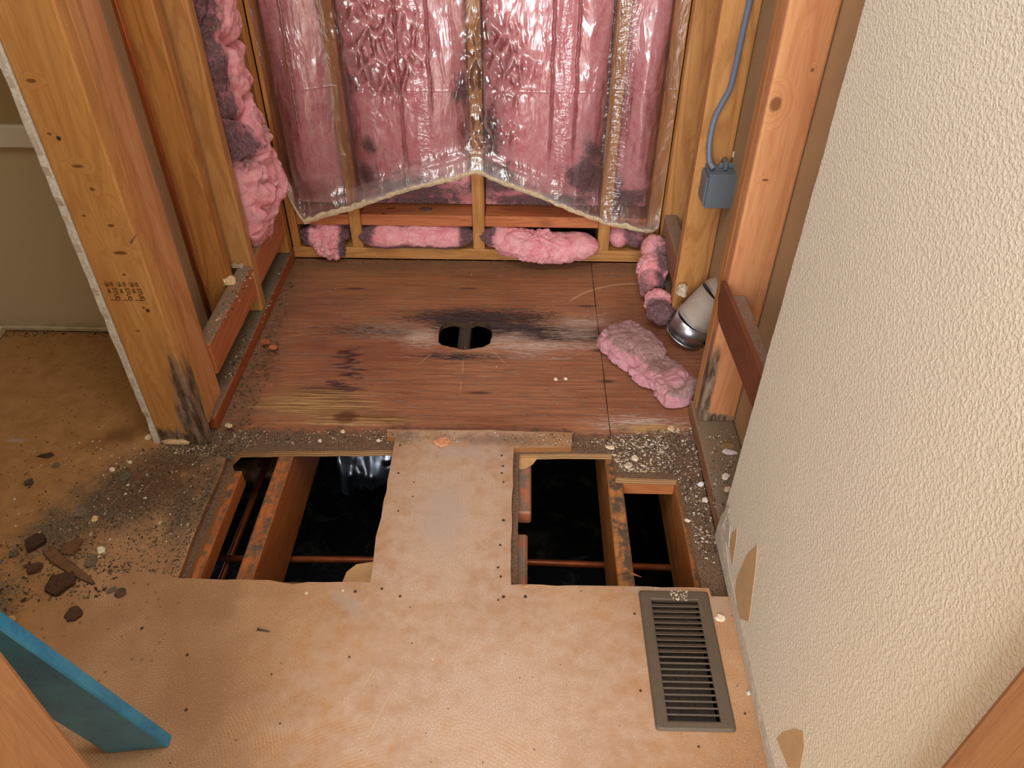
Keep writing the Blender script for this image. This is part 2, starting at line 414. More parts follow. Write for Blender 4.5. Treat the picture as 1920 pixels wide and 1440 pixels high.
    dc = s.mix(s.mr(s.noise(P, 260, 4, .75), .36, .62), lin((62, 48, 36)), lin((142, 116, 90)))
    col = s.mix(s.ma('MULTIPLY', s.maxs([e1, e2]), .6), col, s.mix(.35, dc, lin((120, 92, 62))))
    col = s.mix(s.ma('MULTIPLY', s.maxs([e3, e4]), .88), col, s.mix(.3, dc, lin((86, 66, 52))))
    sp = s.mr(s.vor(P, 95), .13, .05)
    col = s.mix(s.ma('MULTIPLY', s.ma('MULTIPLY', sp, s.mr(s.noise(P, 7, 2), .5, .62)), .8), col, lin((40, 22, 16)))
    nz_ = s.sep(s.n('NewGeometry').outputs['Normal'], 2)
    ez = s.mr(s.ma('SINE', s.ma('MULTIPLY', s.sep(P, 2), 900)), -.4, .4)
    col = s.mix(s.mr(nz_, .5, .2), col, s.mix(s.ma('MULTIPLY', ez, .7), lin((190, 150, 100)), lin((116, 72, 44))))
    hh = s.ma('ADD', st, s.ma('MULTIPLY', s.maxs([bq, pale, wl]), s.ma('MULTIPLY', st2, 3)))
    hh = s.ma('ADD', hh, s.ma('MULTIPLY', s.maxs([e3, e4]), s.ma('MULTIPLY', s.noise(P, 330, 3, .7), 2.0)))
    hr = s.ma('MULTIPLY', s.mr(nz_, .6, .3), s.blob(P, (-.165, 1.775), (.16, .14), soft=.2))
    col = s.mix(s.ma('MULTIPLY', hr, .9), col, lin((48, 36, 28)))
    return s.pbr(col, .55, 0, s.bump(hh, .5, .0025), spec=.4)


def m_insul(name, old=False):
    s = NT(name)
    P = s.obj()
    n1 = s.noise(P, 28, 5, .65, .8)
    n2 = s.noise(s.sc(P, (1, 1, .5)), 150, 4, .7, 1.5)
    mo = s.attr('mould')
    du = s.attr('dust')
    col = s.mix(s.mr(n1, .3, .7), lin((230, 138, 146)), lin((244, 180, 184)))
    col = s.mix(s.mr(n2, .45, .75, 0, .5), col, lin((250, 208, 210)))
    col = s.mix(s.mr(n1, .42, .25, 0, .5), col, lin((212, 96, 108)))
    if old: col = s.mix(.6, col, lin((178, 136, 148)))
    md = s.mr(s.ma('ADD', mo, s.ma('MULTIPLY', s.ma('SUBTRACT', n1, .5), 1.5)), .30, .85)
    mc = s.mix(s.mr(n2, .35, .7), lin((46, 36, 40)), lin((128, 100, 104)))
    col = s.mix(s.ma('MULTIPLY', md, .93), col, mc)
    dd = s.mr(s.ma('ADD', du, s.ma('MULTIPLY', s.ma('SUBTRACT', s.noise(P, 60, 5, .75), .5), 1.2)), .3, .75)
    col = s.mix(s.ma('MULTIPLY', dd, .8), col, s.mix(s.mr(n2, .4, .7), lin((134, 106, 100)), lin((184, 158, 148))))
    wsp = s.ma('MULTIPLY', s.mr(s.vor(P, 130), .10, .05), s.mr(du, .15, .5))
    col = s.mix(s.ma('MULTIPLY', wsp, .9), col, lin((238, 222, 206)))
    h = s.ma('ADD', n2, s.ma('MULTIPLY', s.noise(P, 420, 3, .8, 1.0), .5))
    return s.pbr(col, 1.0, 0, s.bump(h, .55, .004), spec=.05, Sheen_Weight=.25, Sheen_Roughness=.6, Sheen_Tint=lin((255, 200, 205)))


def m_film():
    s = NT('clear_poly_film')
    P = s.obj()
    K = s.swz(P, 'XZY')
    wp = s.noise(P, 9, 2, .5, 0, 1)
    q = s.add(K, s.sc(wp, (.035, .035, .035)))
    v1 = s.n('TexVoronoi', {'Vector': s.sc(q, (1.25, .8, .3)), 'Scale': 19.0}, feature='DISTANCE_TO_EDGE').outputs['Distance']
    v2 = s.n('TexVoronoi', {'Vector': s.sc(q, (1.1, .8, .3)), 'Scale': 36.0}, feature='DISTANCE_TO_EDGE').outputs['Distance']
    cells = s.ma('ADD', s.mr(v1, 0, .30), s.ma('MULTIPLY', s.mr(v2, 0, .30), .28))
    m1 = s.maxs([s.blob(K, (-.245, .56), (.15, .22), .3, s.noise(P, 9, 2), .4, .5), s.blob(K, (.07, .50), (.13, .19), 0, s.noise(P, 9, 2), .4, .5),
                 s.blob(K, (.06, .32), (.11, .08), 0, s.noise(P, 9, 2), .4, .5)])
    lng = s.noise(s.sc(q, (1, .22, 1)), 22, 3, .55, .9)
    cr = s.noise(s.sc(q, (.35, 1, 1)), 90, 3, .6, .6)
    stud = s.maxs([s.mr(s.ma('ABSOLUTE', s.ma('SUBTRACT', s.sep(P, 0), x)), .03, .012) for x in (-.535, -.142, .26, .425)])
    h = s.ma('ADD', s.ma('MULTIPLY', cells, s.ma('MULTIPLY', m1, 1.0)), s.ma('MULTIPLY', lng, s.ma('SUBTRACT', .9, s.ma('MULTIPLY', m1, .6))))
    h = s.ma('ADD', h, s.ma('MULTIPLY', s.ma('MULTIPLY', cr, stud), .45))
    wob = s.ma('MULTIPLY', s.ma('SUBTRACT', s.noise(s.sc(P, (0, 0, 1)), 16, 3, .6), .5), .022)
    for x0, z0 in ((-.705, .45), (-.50, .30), (-.115, .33), (.225, .2), (.292, .2), (.385, .15), (-.20, .1)):
        ln = s.mr(s.ma('ABSOLUTE', s.ma('SUBTRACT', s.ma('ADD', s.sep(P, 0), wob), x0)), .007, .0)
        h = s.ma('ADD', h, s.ma('MULTIPLY', ln, s.mr(s.sep(P, 2), z0, z0 + .1, 0, .55)))
    hz = s.mr(s.ma('ABSOLUTE', s.ma('SUBTRACT', s.sep(P, 2), .447)), .004, .0)
    h = s.ma('ADD', h, s.ma('MULTIPLY', hz, .12))
    nrm = s.bump(h, .85, .013)
    fr = s.n('Fresnel', {'IOR': 1.5, 'Normal': nrm}).outputs[0]
    fac = s.ma('MULTIPLY', fr, 4.2, clamp=True)
    tr = s.n('BsdfTransparent', {0: (.95, .94, .94, 1)})
    g1 = s.n('BsdfGlossy', {0: (1, 1, 1, 1), 'Roughness': .09, 'Normal': nrm})
    g2 = s.n('BsdfGlossy', {0: (1, 1, 1, 1), 'Roughness': .34, 'Normal': nrm})
    gl = s.n('MixShader', {0: .42, 1: g1.outputs[0], 2: g2.outputs[0]})
    a = s.n('MixShader', {0: fac, 1: tr.outputs[0], 2: gl.outputs[0]})
    df = s.n('BsdfDiffuse', {0: (.8, .74, .72, 1), 'Normal': nrm})
    milk = s.ma('ADD', s.attr('dirt'), .015, clamp=True)
    b = s.n('MixShader', {0: milk, 1: a.outputs[0], 2: df.outputs[0]})
    s.t.links.new(b.outputs[0], s.out.inputs[0])
    return s.m


def m_metal(name, c, r0, r1, scale=30, dust=None):
    s = NT(name)
    P = s.obj()
    nz = s.noise(P, scale, 4, .6)
    col = s.mix(nz, tuple(x * .8 for x in lin(c)[:3]), lin(c))
    met = 1.0
    rg = s.mr(nz, .3, .7, r0, r1)
    if dust is not None:
        dm = s.ma('MULTIPLY', s.mr(s.noise(P, 60, 4, .7), .15, .5, .30, .85), s.attr('dust'))
        col = s.mix(dm, col, lin(dust)); met = s.ma('SUBTRACT', 1.0, dm); rg = s.ma('MAXIMUM', rg, s.ma('MULTIPLY', dm, .8))
    return s.pbr(col, rg, met, s.bump(nz, .05, .001))


def m_attr(name, rough=.85, spec=.2):
    s = NT(name)
    P = s.obj()
    c = s.n('Attribute', attribute_name='tint').outputs['Color']
    nz = s.noise(P, 240, 3, .7)
    col = s.mix(s.mr(nz, .3, .7, 0, .4), c, (.05, .04, .03, 1))
    return s.pbr(col, rough, 0, s.bump(nz, .5, .001), spec)


def m_ground():
    s = NT('crawlspace_ground')
    P = s.obj()
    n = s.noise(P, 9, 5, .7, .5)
    col = s.mix(s.mr(n, .48, .70), (.006, .007, .008, 1), (.075, .07, .062, 1))  # near-black tones put the crawlspace darkness into the colour
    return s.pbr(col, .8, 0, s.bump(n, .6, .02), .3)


def m_level():
    s = NT('blue_anodised')
    P = s.obj()
    n = s.noise(P, 14, 4, .7)
    sc = s.noise(s.sc(P, (6, 6, 1)), 60, 2, .5, 1)
    col = s.mix(s.mr(n, .35, .7), lin((28, 146, 212)), lin((62, 180, 232)))
    col = s.mix(s.mr(sc, .70, .74, 0, .4), col, lin((150, 205, 220)))
    nx = s.sep(s.n('NewGeometry').outputs['Normal'], 1)
    return s.pbr(col, s.mr(n, .3, .7, .26, .40), .45, s.bump(sc, .05, .001), Coat_Weight=.6, Coat_Roughness=.25)


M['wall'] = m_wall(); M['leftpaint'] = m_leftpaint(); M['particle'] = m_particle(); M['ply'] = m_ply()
M['insul'] = m_insul('pink_fibreglass'); M['insul_old'] = m_insul('dusty_fibreglass', True); M['film'] = m_film()
M['steel'] = m_metal('galvanised_steel', (205, 208, 216), .30, .42, 30, (176, 160, 142))
M['foil'] = m_metal('dull_foil', (190, 205, 232), .25, .5, 18)
M['copper'] = plain('copper', (206, 132, 82), .26, .8, .12, 12)
M['copper_old'] = plain('old_copper', (150, 78, 44), .45, .5, .2, 30)
M['nail'] = m_metal('nail_steel', (110, 108, 106), .3, .5)
M['register'] = plain('brown_register_paint', (92, 79, 66), .42, .0, .07, 90, .03)
M['register_in'] = plain('register_inside', (58, 46, 36), .7, 0, .2, 30)
M['pvc'] = plain('grey_plastic', (104, 114, 124), .42, 0, .06, 20)
M['cable'] = plain('grey_cable_sheath', (110, 120, 138), .35, 0, .05, 60)
M['crumb'] = m_attr('debris_bits'); M['ground'] = m_ground(); M['level'] = m_level()
M['ink'] = plain('stamp_ink', (62, 32, 12), .9, 0, .3, 300)
M['hole'] = plain('hole_dark', (66, 44, 30), .9, 0, .1)
M['ceil'] = plain('ceiling_paint', (225, 218, 204), .8, 0, .03)
M['edge'] = plain('dried_mud_edge', (206, 186, 150), .85, 0, .22, 120, .6)
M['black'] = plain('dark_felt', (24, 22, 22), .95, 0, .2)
M['tint'] = M['crumb']


# ------------------------------------------------------------------ object helpers
def link(name, me, mat=None, parent=None, kind=None, smooth=False):
    o = bpy.data.objects.new(name, me); COL.objects.link(o)
    if mat: me.materials.append(mat)
    if parent: o.parent = parent
    if kind: o['kind'] = kind
    if smooth: me.polygons.foreach_set('use_smooth', [True] * len(me.polygons))
    return o


def frombm(name, bm, mat=None, parent=None, kind=None, smooth=False):
    me = bpy.data.meshes.new(name); bm.normal_update(); bm.to_mesh(me); bm.free()
    return link(name, me, mat, parent, kind, smooth)


def tag(o, label, cat, group=None):
    o['label'] = label; o['category'] = cat
    if group: o['group'] = group
    return o


def thing(name, label, cat, loc=(0, 0, 0), group=None):
    o = bpy.data.objects.new(name, None); COL.objects.link(o); o.location = loc; o.empty_display_size = .05
    return tag(o, label, cat, group)


def struct(name, loc=(0, 0, 0)):
    o = bpy.data.objects.new(name, None); COL.objects.link(o); o['kind'] = 'structure'; o.empty_display_size = .05
    o.location = loc
    return o


def boxbm(x0, x1, y0, y1, z0, z1, bev=.002, seg=1, bm=None):
    b = bmesh.new()
    bmesh.ops.create_cube(b, size=1)
    for v in b.verts:
        v.co = ((x0 + x1) / 2 + v.co.x * (x1 - x0), (y0 + y1) / 2 + v.co.y * (y1 - y0), (z0 + z1) / 2 + v.co.z * (z1 - z0))
    if bev: bmesh.ops.bevel(b, geom=b.edges[:], offset=bev, segments=seg, affect='EDGES', profile=.5)
    if bm is None: return b
    me = bpy.data.meshes.new('t'); b.to_mesh(me); b.free(); bm.from_mesh(me); bpy.data.meshes.remove(me)
    return bm


def box(name, x0, x1, y0, y1, z0, z1, mat, parent=None, bev=.002, kind=None, seg=1):
    return frombm(name, boxbm(x0, x1, y0, y1, z0, z1, bev, seg), mat, parent, kind)


def recentre(o, p=None):
    """move the origin of a mesh object to the bottom centre of its mesh"""
    me = o.data
    c = np.empty(len(me.vertices) * 3, 'f'); me.vertices.foreach_get('co', c); c = c.reshape(-1, 3)
    b = np.array([(c[:, 0].min() + c[:, 0].max()) / 2, (c[:, 1].min() + c[:, 1].max()) / 2, c[:, 2].min()]) if p is None else np.array(p)
    me.vertices.foreach_set('co', (c - b).astype('f').ravel()); me.update()
    o.location = b
    return o


def jag(pts, step=.02, amp=.003, seed=0, closed=True):
    """subdivide a polyline and roughen it"""
    r = random.Random(seed); out = []
    n = len(pts)
    for i in range(n if closed else n - 1):
        a = Vector(pts[i][:2]); b = Vector(pts[(i + 1) % n][:2])
        k = max(1, int((b - a).length / step)); d = (b - a).normalized() if (b - a).length else Vector((1, 0))
        nn = Vector((-d.y, d.x))
        for j in range(k):
            p = a.lerp(b, j / k)
            if j: p += nn * r.uniform(-amp, amp)
            out.append((p.x, p.y))
    if not closed: out.append(tuple(pts[-1][:2]))
    return out


def slabbm(outer, holes, z1, th):
    bm = bmesh.new(); loops = []
    for loop in [outer] + holes:
        vs = [bm.verts.new((p[0], p[1], z1)) for p in loop]
        loops.append(vs)
        for i in range(len(vs)): bm.edges.new((vs[i], vs[(i + 1) % len(vs)]))
    bmesh.ops.triangle_fill(bm, use_beauty=True, edges=bm.edges[:], normal=(0, 0, 1))
    for f in bm.faces:
        if f.normal.z < 0: f.normal_flip()
    low = {}
    top_faces = [list(f.verts) for f in bm.faces]
    for vs in loops:
        for v in vs: low[v] = bm.verts.new((v.co.x, v.co.y, z1 - th))
    for fv in top_faces:
        if all(v in low for v in fv): bm.faces.new([low[v] for v in reversed(fv)])
    for vs in loops:
        for i in range(len(vs)):
            a, b = vs[i], vs[(i + 1) % len(vs)]
            bm.faces.new((a, b, low[b], low[a]))
    bmesh.ops.recalc_face_normals(bm, faces=bm.faces[:])
    return bm


def slab(name, outer, holes, z1, th, mat, parent=None, kind=None):
    return frombm(name, slabbm(outer, holes, z1, th), mat, parent, kind)


def plate(name, pts, nrm, th, mat, parent=None):
    """flat polygon of 3-D points given thickness th along -nrm"""
    n = Vector(nrm).normalized()
    bm = bmesh.new()
    a = [bm.verts.new(p) for p in pts]; b = [bm.verts.new(Vector(p) - n * th) for p in pts]
    bm.faces.new(a); bm.faces.new(list(reversed(b)))
    for i in range(len(a)): bm.faces.new((a[i], b[i], b[(i + 1) % len(a)], a[(i + 1) % len(a)]))
    bmesh.ops.recalc_face_normals(bm, faces=bm.faces[:])
    bmesh.ops.triangulate(bm, faces=[f for f in bm.faces if len(f.verts) > 4])
    return frombm(name, bm, mat, parent)


def tubebm(pts, r, n=14, bm=None, cap=True):
    bm = bm or bmesh.new(); rings = []
    pts = [Vector(p) for p in pts]
    up = None
    for i, p in enumerate(pts):
        t = ((pts[min(i + 1, len(pts) - 1)]) - pts[max(i - 1, 0)]).normalized()
        if up is None:
            up = t.orthogonal().normalized()
        up = (up - t * up.dot(t)).normalized(); s = t.cross(up)
        rr = r[i] if isinstance(r, (list, tuple)) else r
        rings.append([bm.verts.new(p + (up * math.cos(a) + s * math.sin(a)) * rr) for a in [2 * math.pi * k / n for k in range(n)]])
    for i in range(len(rings) - 1):
        for k in range(n):
            bm.faces.new((rings[i][k], rings[i][(k + 1) % n], rings[i + 1][(k + 1) % n], rings[i + 1][k]))
    if cap:
        bm.faces.new(list(reversed(rings[0]))); bm.faces.new(rings[-1])
    return bm


def spline(pts, k=6):
    out = []
    P = [Vector(p) for p in pts]
    for i in range(len(P) - 1):
        a, b, c, d = P[max(i - 1, 0)], P[i], P[i + 1], P[min(i + 2, len(P) - 1)]
        for j in range(k):
            t = j / k
            out.append(.5 * ((2 * b) + (c - a) * t + (2 * a - 5 * b + 4 * c - d) * t * t + (3 * b - a - 3 * c + d) * t ** 3))
    out.append(P[-1])
    return out


def setattr_f(me, name, vals):
    at = me.attributes.new(name, 'FLOAT', 'POINT'); at.data.foreach_set('value', np.asarray(vals, 'f'))


def text(name, body, size, origin, xdir, ydir, mat, parent, th=.0002):
    cu = bpy.data.curves.new('t', 'FONT'); cu.body = body; cu.size = size; cu.extrude = th; cu.resolution_u = 3
    t = bpy.data.objects.new('t', cu); COL.objects.link(t)
    dg = bpy.context.evaluated_depsgraph_get()
    me = bpy.data.meshes.new_from_object(t.evaluated_get(dg)); bpy.data.objects.remove(t); bpy.data.curves.remove(cu)
    X = Vector(xdir).normalized(); Y = Vector(ydir).normalized(); Z = X.cross(Y)
    m = Matrix((X, Y, Z)).transposed().to_4x4(); m.translation = Vector(origin) + Z * .0004
    me.transform(m); me.name = name; me.materials.clear()
    return link(name, me, mat, parent)


def ringmark(name, c, r, xdir, ydir, mat, parent, wd=.0007):
    X = Vector(xdir).normalized(); Y = Vector(ydir).normalized(); Z = X.cross(Y); c = Vector(c) + Z * .0005
    bm = bmesh.new(); n = 20
    a = [bm.verts.new(c + (X * math.cos(t) + Y * math.sin(t)) * r) for t in [2 * math.pi * k / n for k in range(n)]]
    b = [bm.verts.new(c + (X * math.cos(t) + Y * math.sin(t)) * (r - wd)) for t in [2 * math.pi * k / n for k in range(n)]]
    for k in range(n): bm.faces.new((a[k], a[(k + 1) % n], b[(k + 1) % n], b[k]))
    return frombm(name, bm, mat, parent)


# ================================================================== THE SETTING
XL, XR, YB = -.750, .434, 2.197          # inner faces of the three framed walls
ZP = -.014                               # top of the plywood, a step below the particleboard
TOP = 2.40

# ---- particleboard floor with its two cut-outs
o_left = [gz(330, 1088), gz(415, 1089), gz(520, 1091), gz(600, 1095), gz(693, 1093), gz(714, 985), gz(725, 940), gz(740, 836)]
outer = [(-1.47, -2.5), (.421, -2.5), (.421, .905), (.385, .905)]
outer += [(.383, .924), (.20, .925), (-.012, .9235), (-.014, 1.10), (-.013, 1.312), (.125, 1.318), (.128, 1.368), (-.10, 1.372), (-.326, 1.369), (-.322, 1.345), (-.300, 1.34),
          ] + [tuple(gz(u, v)[:2]) for u, v in ((738, 838), (736, 850), (731, 880), (725, 920), (719, 940), (715, 970), (705, 1005), (701, 1042), (694, 1092))] + [(-.42, .921), (-.45, .915), (-.50, .924), (-.684, .924)]
outer += [(-.687, 1.00), (-.688, 1.12), (-.686, 1.235), (-.69, 1.262), (-.70, 1.285), (-.73, 1.302), (-.745, 1.305), (-.86, 1.308), (-.876, 1.32), (-.876, 1.755), (-1.47, 1.755)]
vent_hole = [(.2615, .646), (.3565, .646), (.3565, .894), (.2615, .894)]
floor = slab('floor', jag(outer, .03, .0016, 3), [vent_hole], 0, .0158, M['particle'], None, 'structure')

# ---- plywood under it and as the shower deck (two sheets meeting at a seam)
g_hole = [gz(u, v, ZP) for u, v in [(822, 640), (824, 618), (830, 607), (848, 601), (860, 603), (878, 606), (895, 601), (910, 604), (920, 612), (923, 630),
                                    (919, 643), (905, 650), (885, 653), (868, 655), (845, 650), (828, 646)]]
hole = jag([(p.x, p.y) for p in g_hole], .012, .002, 5)
seam = .2245
lefthole = jag([(-.673, .93), (-.673, 1.25), (-.684, 1.268), (-.672, 1.297), (-.58, 1.302), (-.296, 1.312), (-.296, .93)], .03, .002, 6)
shA = [(-1.45, .60), (seam - .0011, .60), (seam - .0011, .93), (.0, .93), (.0, 1.306), (.10, 1.311), (.205, 1.312), (seam - .0011, 1.313), (seam - .0011, 2.195), (-.76, 2.195), (-.76, 1.75), (-1.45, 1.75)]
ply1 = slab('plywood_sheet', jag(shA, .05, .0006, 8), [lefthole, hole], ZP - .002, .018, M['ply'], floor)
shB = [(seam + .0011, .60), (.4276, .60), (.4276, 1.36), (.52, 1.40), (.52, 1.77), (.47, 1.80), (.436, 1.82), (.436, 2.195), (seam + .0011, 2.195)]
shB += [(seam + .0011, 1.66), (seam + .0011, 1.236), (.25, 1.235), (.366, 1.232), (.372, 1.1), (.375, .93), (seam + .0011, .93)]
ply2 = slab('plywood_sheet', jag(shB, .05, .0010, 9), [vent_hole], ZP - .002, .018, M['ply'], floor)
ply2['label'] = 'narrow plywood sheet right of the seam'

# ---- joists below
box('joist', -.583, -.547, .60, 2.2, -.218, -.034, M['joist'], floor, .003)
box('joist', .208, .243, .60, 2.2, -.218, -.034, M['joist_dirty'], floor, .003)
box('joist', -.975, -.940, .60, 2.2, -.218, -.034, M['joist'], floor, .003)
box('joist', .60, .635, .60, 2.2, -.218, -.034, M['joist'], floor, .003)
box('joist', .366, .398, .55, 1.75, -.218, -.034, M['joist_dirty'], floor, .003)
box('side_cleat', -.702, -.657, .80, 1.256, -.082, -.034, M['joist'], floor, .003)
box('header', .243, .366, 1.236, 1.274, -.072, -.034, M['joist_x'], floor, .002)
box('joist_stub', -.020, .029, 1.141, 1.36, -.073, -.034, M['block_red'], floor, .004)
box('joist_stub', -.022, .021, .70, 1.086, -.076, -.038, M['block_red'], floor, .005)
box('joist', -.183, -.147, 1.42, 2.2, -.218, -.034, M['joist_mouldy'], floor, .003)

# hole rim fibres and step strips at the back of the openings
grd = struct('ground')
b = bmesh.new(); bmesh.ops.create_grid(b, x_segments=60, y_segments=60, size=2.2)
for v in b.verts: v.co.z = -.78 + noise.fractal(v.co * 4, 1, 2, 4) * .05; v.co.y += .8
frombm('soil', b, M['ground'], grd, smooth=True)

# ---- fixing holes and screw heads in the particleboard
for (u, v, r, m) in [(750, 835, 4, 'hole'), (747, 887, 4, 'hole'), (776, 904, 2.5, 'hole'), (747, 958, 3, 'hole'), (774, 931, 2.5, 'hole'), (941, 854, 4, 'hole'), (943, 874, 4, 'hole'),
                     (941, 887, 4, 'hole'), (944, 904, 3.5, 'hole'), (944, 976, 5, 'nail'), (938, 1022, 4, 'hole'), (934, 1064, 4, 'hole'), (939, 1081, 4, 'hole'), (716, 1104, 4, 'hole'),
                     (750, 1118, 4, 'hole'), (666, 1109, 4.5, 'hole'), (643, 1107, 4, 'plaster'), (575, 1112, 5, 'plaster'), (944, 1119, 5, 'hole'), (934, 1125, 3, 'hole'), (985, 1119, 5, 'nail'),
                     (655, 1232, 3, 'hole'), (266, 1178, 5, 'nail'), (349, 1331, 4, 'hole'), (351, 1228, 4, 'hole'), (1190, 1151, 3.5, 'hole'), (1201, 1295, 3.5, 'hole'), (1397, 1338, 3, 'hole'), (1310, 1400, 3, 'hole'),
                     (509, 1264, 2.5, 'hole'), (525, 1357, 2.5, 'hole')]:
    p = gz(u, v); rr = r / 1350
    bm = bmesh.new()
    bmesh.ops.create_cone(bm, cap_ends=True, segments=10, radius1=rr, radius2=rr * .7, depth=.0012)
    for q in bm.verts: q.co += Vector((p.x, p.y, .0005))
    frombm('screw_head' if m != 'hole' else 'nail_hole', bm, M[m], floor)

# ---- left framed wing wall
wl = struct('wall_left')
def post(name, x0, x1, y0, y1, z0, mat, par, bev=.004, z1=TOP): return box(name, x0, x1, y0, y1, z0, z1, mat, par, bev, seg=2)
postA = post('stud', -.862, XL - .001, 1.312, 1.350, ZP, M['post'], wl)
post('stud', -.861, XL - .002, 1.351, 1.388, .024, M['post_side'], wl)
post('stud', -.858, XL - .007, 1.390, 1.468, .024, M['stud_pink'], wl)
post('stud', -.860, -.786, 1.742, 1.780, .024, M['stud_dim'], wl)
post('stud', -.838, XL, 1.832, 1.870, .024, M['stud'], wl)
post('stud', -.838, XL, 2.158, 2.196, .024, M['stud_dim'], wl)
box('sill_plate', -.858, XL + .004, 1.375, 2.196, ZP - .001, .024, M['sill_red'], wl, .003)
box('block', XL - .038, XL - .001, 1.469, 1.832, .084, .176, M['red_y'], wl, .004, seg=2)
box('block', XL - .038, XL - .001, 1.871, 2.157, .088, .182, M['red_y'], wl, .004, seg=2)
# gypsum board on the left-room side, its cut edge showing
ed = []
rj = random.Random(4)
b = bmesh.new()
N = 120
for k in range(N + 1):
    z = TOP * k / N
    e = 1.309 + rj.uniform(-.002, .0015) + (.006 if .05 < z < .1 else 0)
    w0 = .0105 + rj.uniform(-.0006, .0009)
    ed.append([b.verts.new((-.864 - w0 - .003, e + .002, z)), b.verts.new((-.8635, e - rj.uniform(0, .003), z)), b.verts.new((-.8635, 1.755, z)), b.verts.new((-.876, 1.755, z))])
for k in range(N):
    for j in range(4): b.faces.new((ed[k][j], ed[k][(j + 1) % 4], ed[k + 1][(j + 1) % 4], ed[k + 1][j]))
bmesh.ops.recalc_face_normals(b, faces=b.faces[:])
frombm('drywall_sheet', b, M['gypsum'], wl)
box('drywall_paper', -.8634, -.8626, 1.352, 2.19, .024, TOP, M['kraft'], wl, 0)
# grade stamps inked on the post face
for k in range(3):
    x = -.8385 + .0255 * k
    ringmark('stamp_ring', (x - .004, 1.312, .4475), .0058, (1, 0, 0), (0, 0, 1), M['ink'], wl)
    text('stamp_letter', 'W', .0085, (x - .0072, 1.312, .4505), (0, 0, -1), (1, 0, 0), M['ink'], wl)
    text('stamp_text', 'KD', .0075, (x + .0035, 1.312, .4525), (0, 0, -1), (1, 0, 0), M['ink'], wl)
    text('stamp_text', 'STUD', .0125, (x + .0035, 1.312, .4385), (0, 0, -1), (1, 0, 0), M['ink'], wl)
    text('stamp_text', 'FIR', .0085, (x - .008, 1.312, .4365), (0, 0, -1), (1, 0, 0), M['ink'], wl)
    box('stamp_bar', x - .009, x + .004, 1.3114, 1.3116, .4085, .4095, M['ink'], wl, 0)
pa, pb = gy(244, 456, 1.311), gy(256, 440, 1.311)
frombm('pen_mark', tubebm([pa, pb], .0006, 6), plain('blue_ink', (48, 40, 90)), wl)
for (u, v) in [(277, 582), (110, 259)]:
    p = gy(u, v, 1.3112); bm = bmesh.new(); bmesh.ops.create_uvsphere(bm, u_segments=10, v_segments=6, radius=.0042)
    for q in bm.verts: q.co = Vector((q.co.x, q.co.y * .25, q.co.z)) + p
    frombm('nail_head', bm, M['nail'], wl)
# yellowed bead left at the foot of the post
b = tubebm([(-.858, 1.3075, .004), (-.84, 1.306, .006), (-.82, 1.307, .005), (-.805, 1.306, .006), (-.79, 1.3075, .003)], [.004, .008, .007, .008, .003], 10)
frombm('caulk_bead', b, M['caulk'], wl, smooth=True)

# ---- back wall
wb = struct('wall_back')
for x0, x1 in ((-.553, -.516), (-.160, -.122), (.241, .279), (.392, .433), (-.749, -.722)):
    post('stud', x0, x1, YB, YB + .089, .026, M['stud'] if x0 > -.2 else M['stud_dim'], wb, .003, 2.2)
box('sill_plate', -.75, .433, YB - .001, YB + .089, ZP, .026, M['stud_x'], wb, .003)
for x0, x1 in ((-.721, -.554), (-.515, -.161), (-.121, .240), (.280, .391)):
    box('ledge_block', x0, x1, YB + .001, YB + .089, .107, .144, M['red_x'], wb, .002)
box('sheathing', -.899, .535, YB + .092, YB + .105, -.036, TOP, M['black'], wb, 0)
# dark broken knot and stamp on the ledge
b = bmesh.new(); bmesh.ops.create_uvsphere(b, u_segments=20, v_segments=8, radius=1)
for v in b.verts: v.co = Vector((-.312 + v.co.x * .024 * (1 + .15 * noise.noise(v.co * 3)), YB + .045 + v.co.y * .016, .1435 + v.co.z * .0022))
frombm('loose_knot', b, plain('grey_knot', (128, 92, 74), .8, 0, .4, 90, .6), wb)
text('stamp_text', '1040', .016, (-.440, YB + .036, .144), (1, .28, 0), (-.28, 1, 0), M['ink'], wb)
ringmark('stamp_ring', (-.440, YB + .012, .144), .008, (1, 0, 0), (0, 1, 0), M['ink'], wb, .0012)
text('stamp_letter', 'S', .013, (-.444, YB + .007, .144), (1, 0, 0), (0, 1, 0), M['ink'], wb)

# ---- right wall: framing, then painted board from y = 1.047 towards the camera
wr = struct('wall_right')
post('stud', XR, .522, 1.388, 1.426, .026, M['rpost'], wr, .005)
post('stud', XR + .001, .522, 1.428, 1.466, .026, M['stud'], wr)
post('stud', XR, .522, 1.856, 1.894, .026, M['stud'], wr)
post('stud', XR, .522, 2.158, 2.196, .026, M['stud'], wr)
post('stud', XR + .001, .522, .93, .968, .026, M['stud'], wr)
box('sill_plate', XR - .006, .522, .92, 1.468, ZP, .026, M['sill_right'], wr, .004, seg=2)
box('sill_plate', XR, .522, 1.895, 2.196, ZP, .026, M['sill_right'], wr, .003)
box('block', XR + .001, XR + .039, 1.895, 2.157, .090, .180, M['gray_y'], wr, .004, seg=2)
box('block', XR + .003, .478, .97, 1.387, .352, .394, M['gray_y'], wr, .004, seg=2)
# ragged brown board nailed over the face of the block
pts = [(1.405, .418), (1.398, .395), (1.404, .380), (1.385, .352), (1.367, .342), (1.30, .346), (1.053, .366), (1.053, .441), (1.10, .440), (1.25, .431), (1.36, .424)]
plate('board_strip', [(.424, y, z) for y, z in pts], (-1, 0, 0), .0095, M['hardboard'], wr)
# other-side gypsum board, brown paper back
box('drywall_paper', .5235, .535, .95, 2.30, ZP, TOP, M['kraft'], wr, 0)
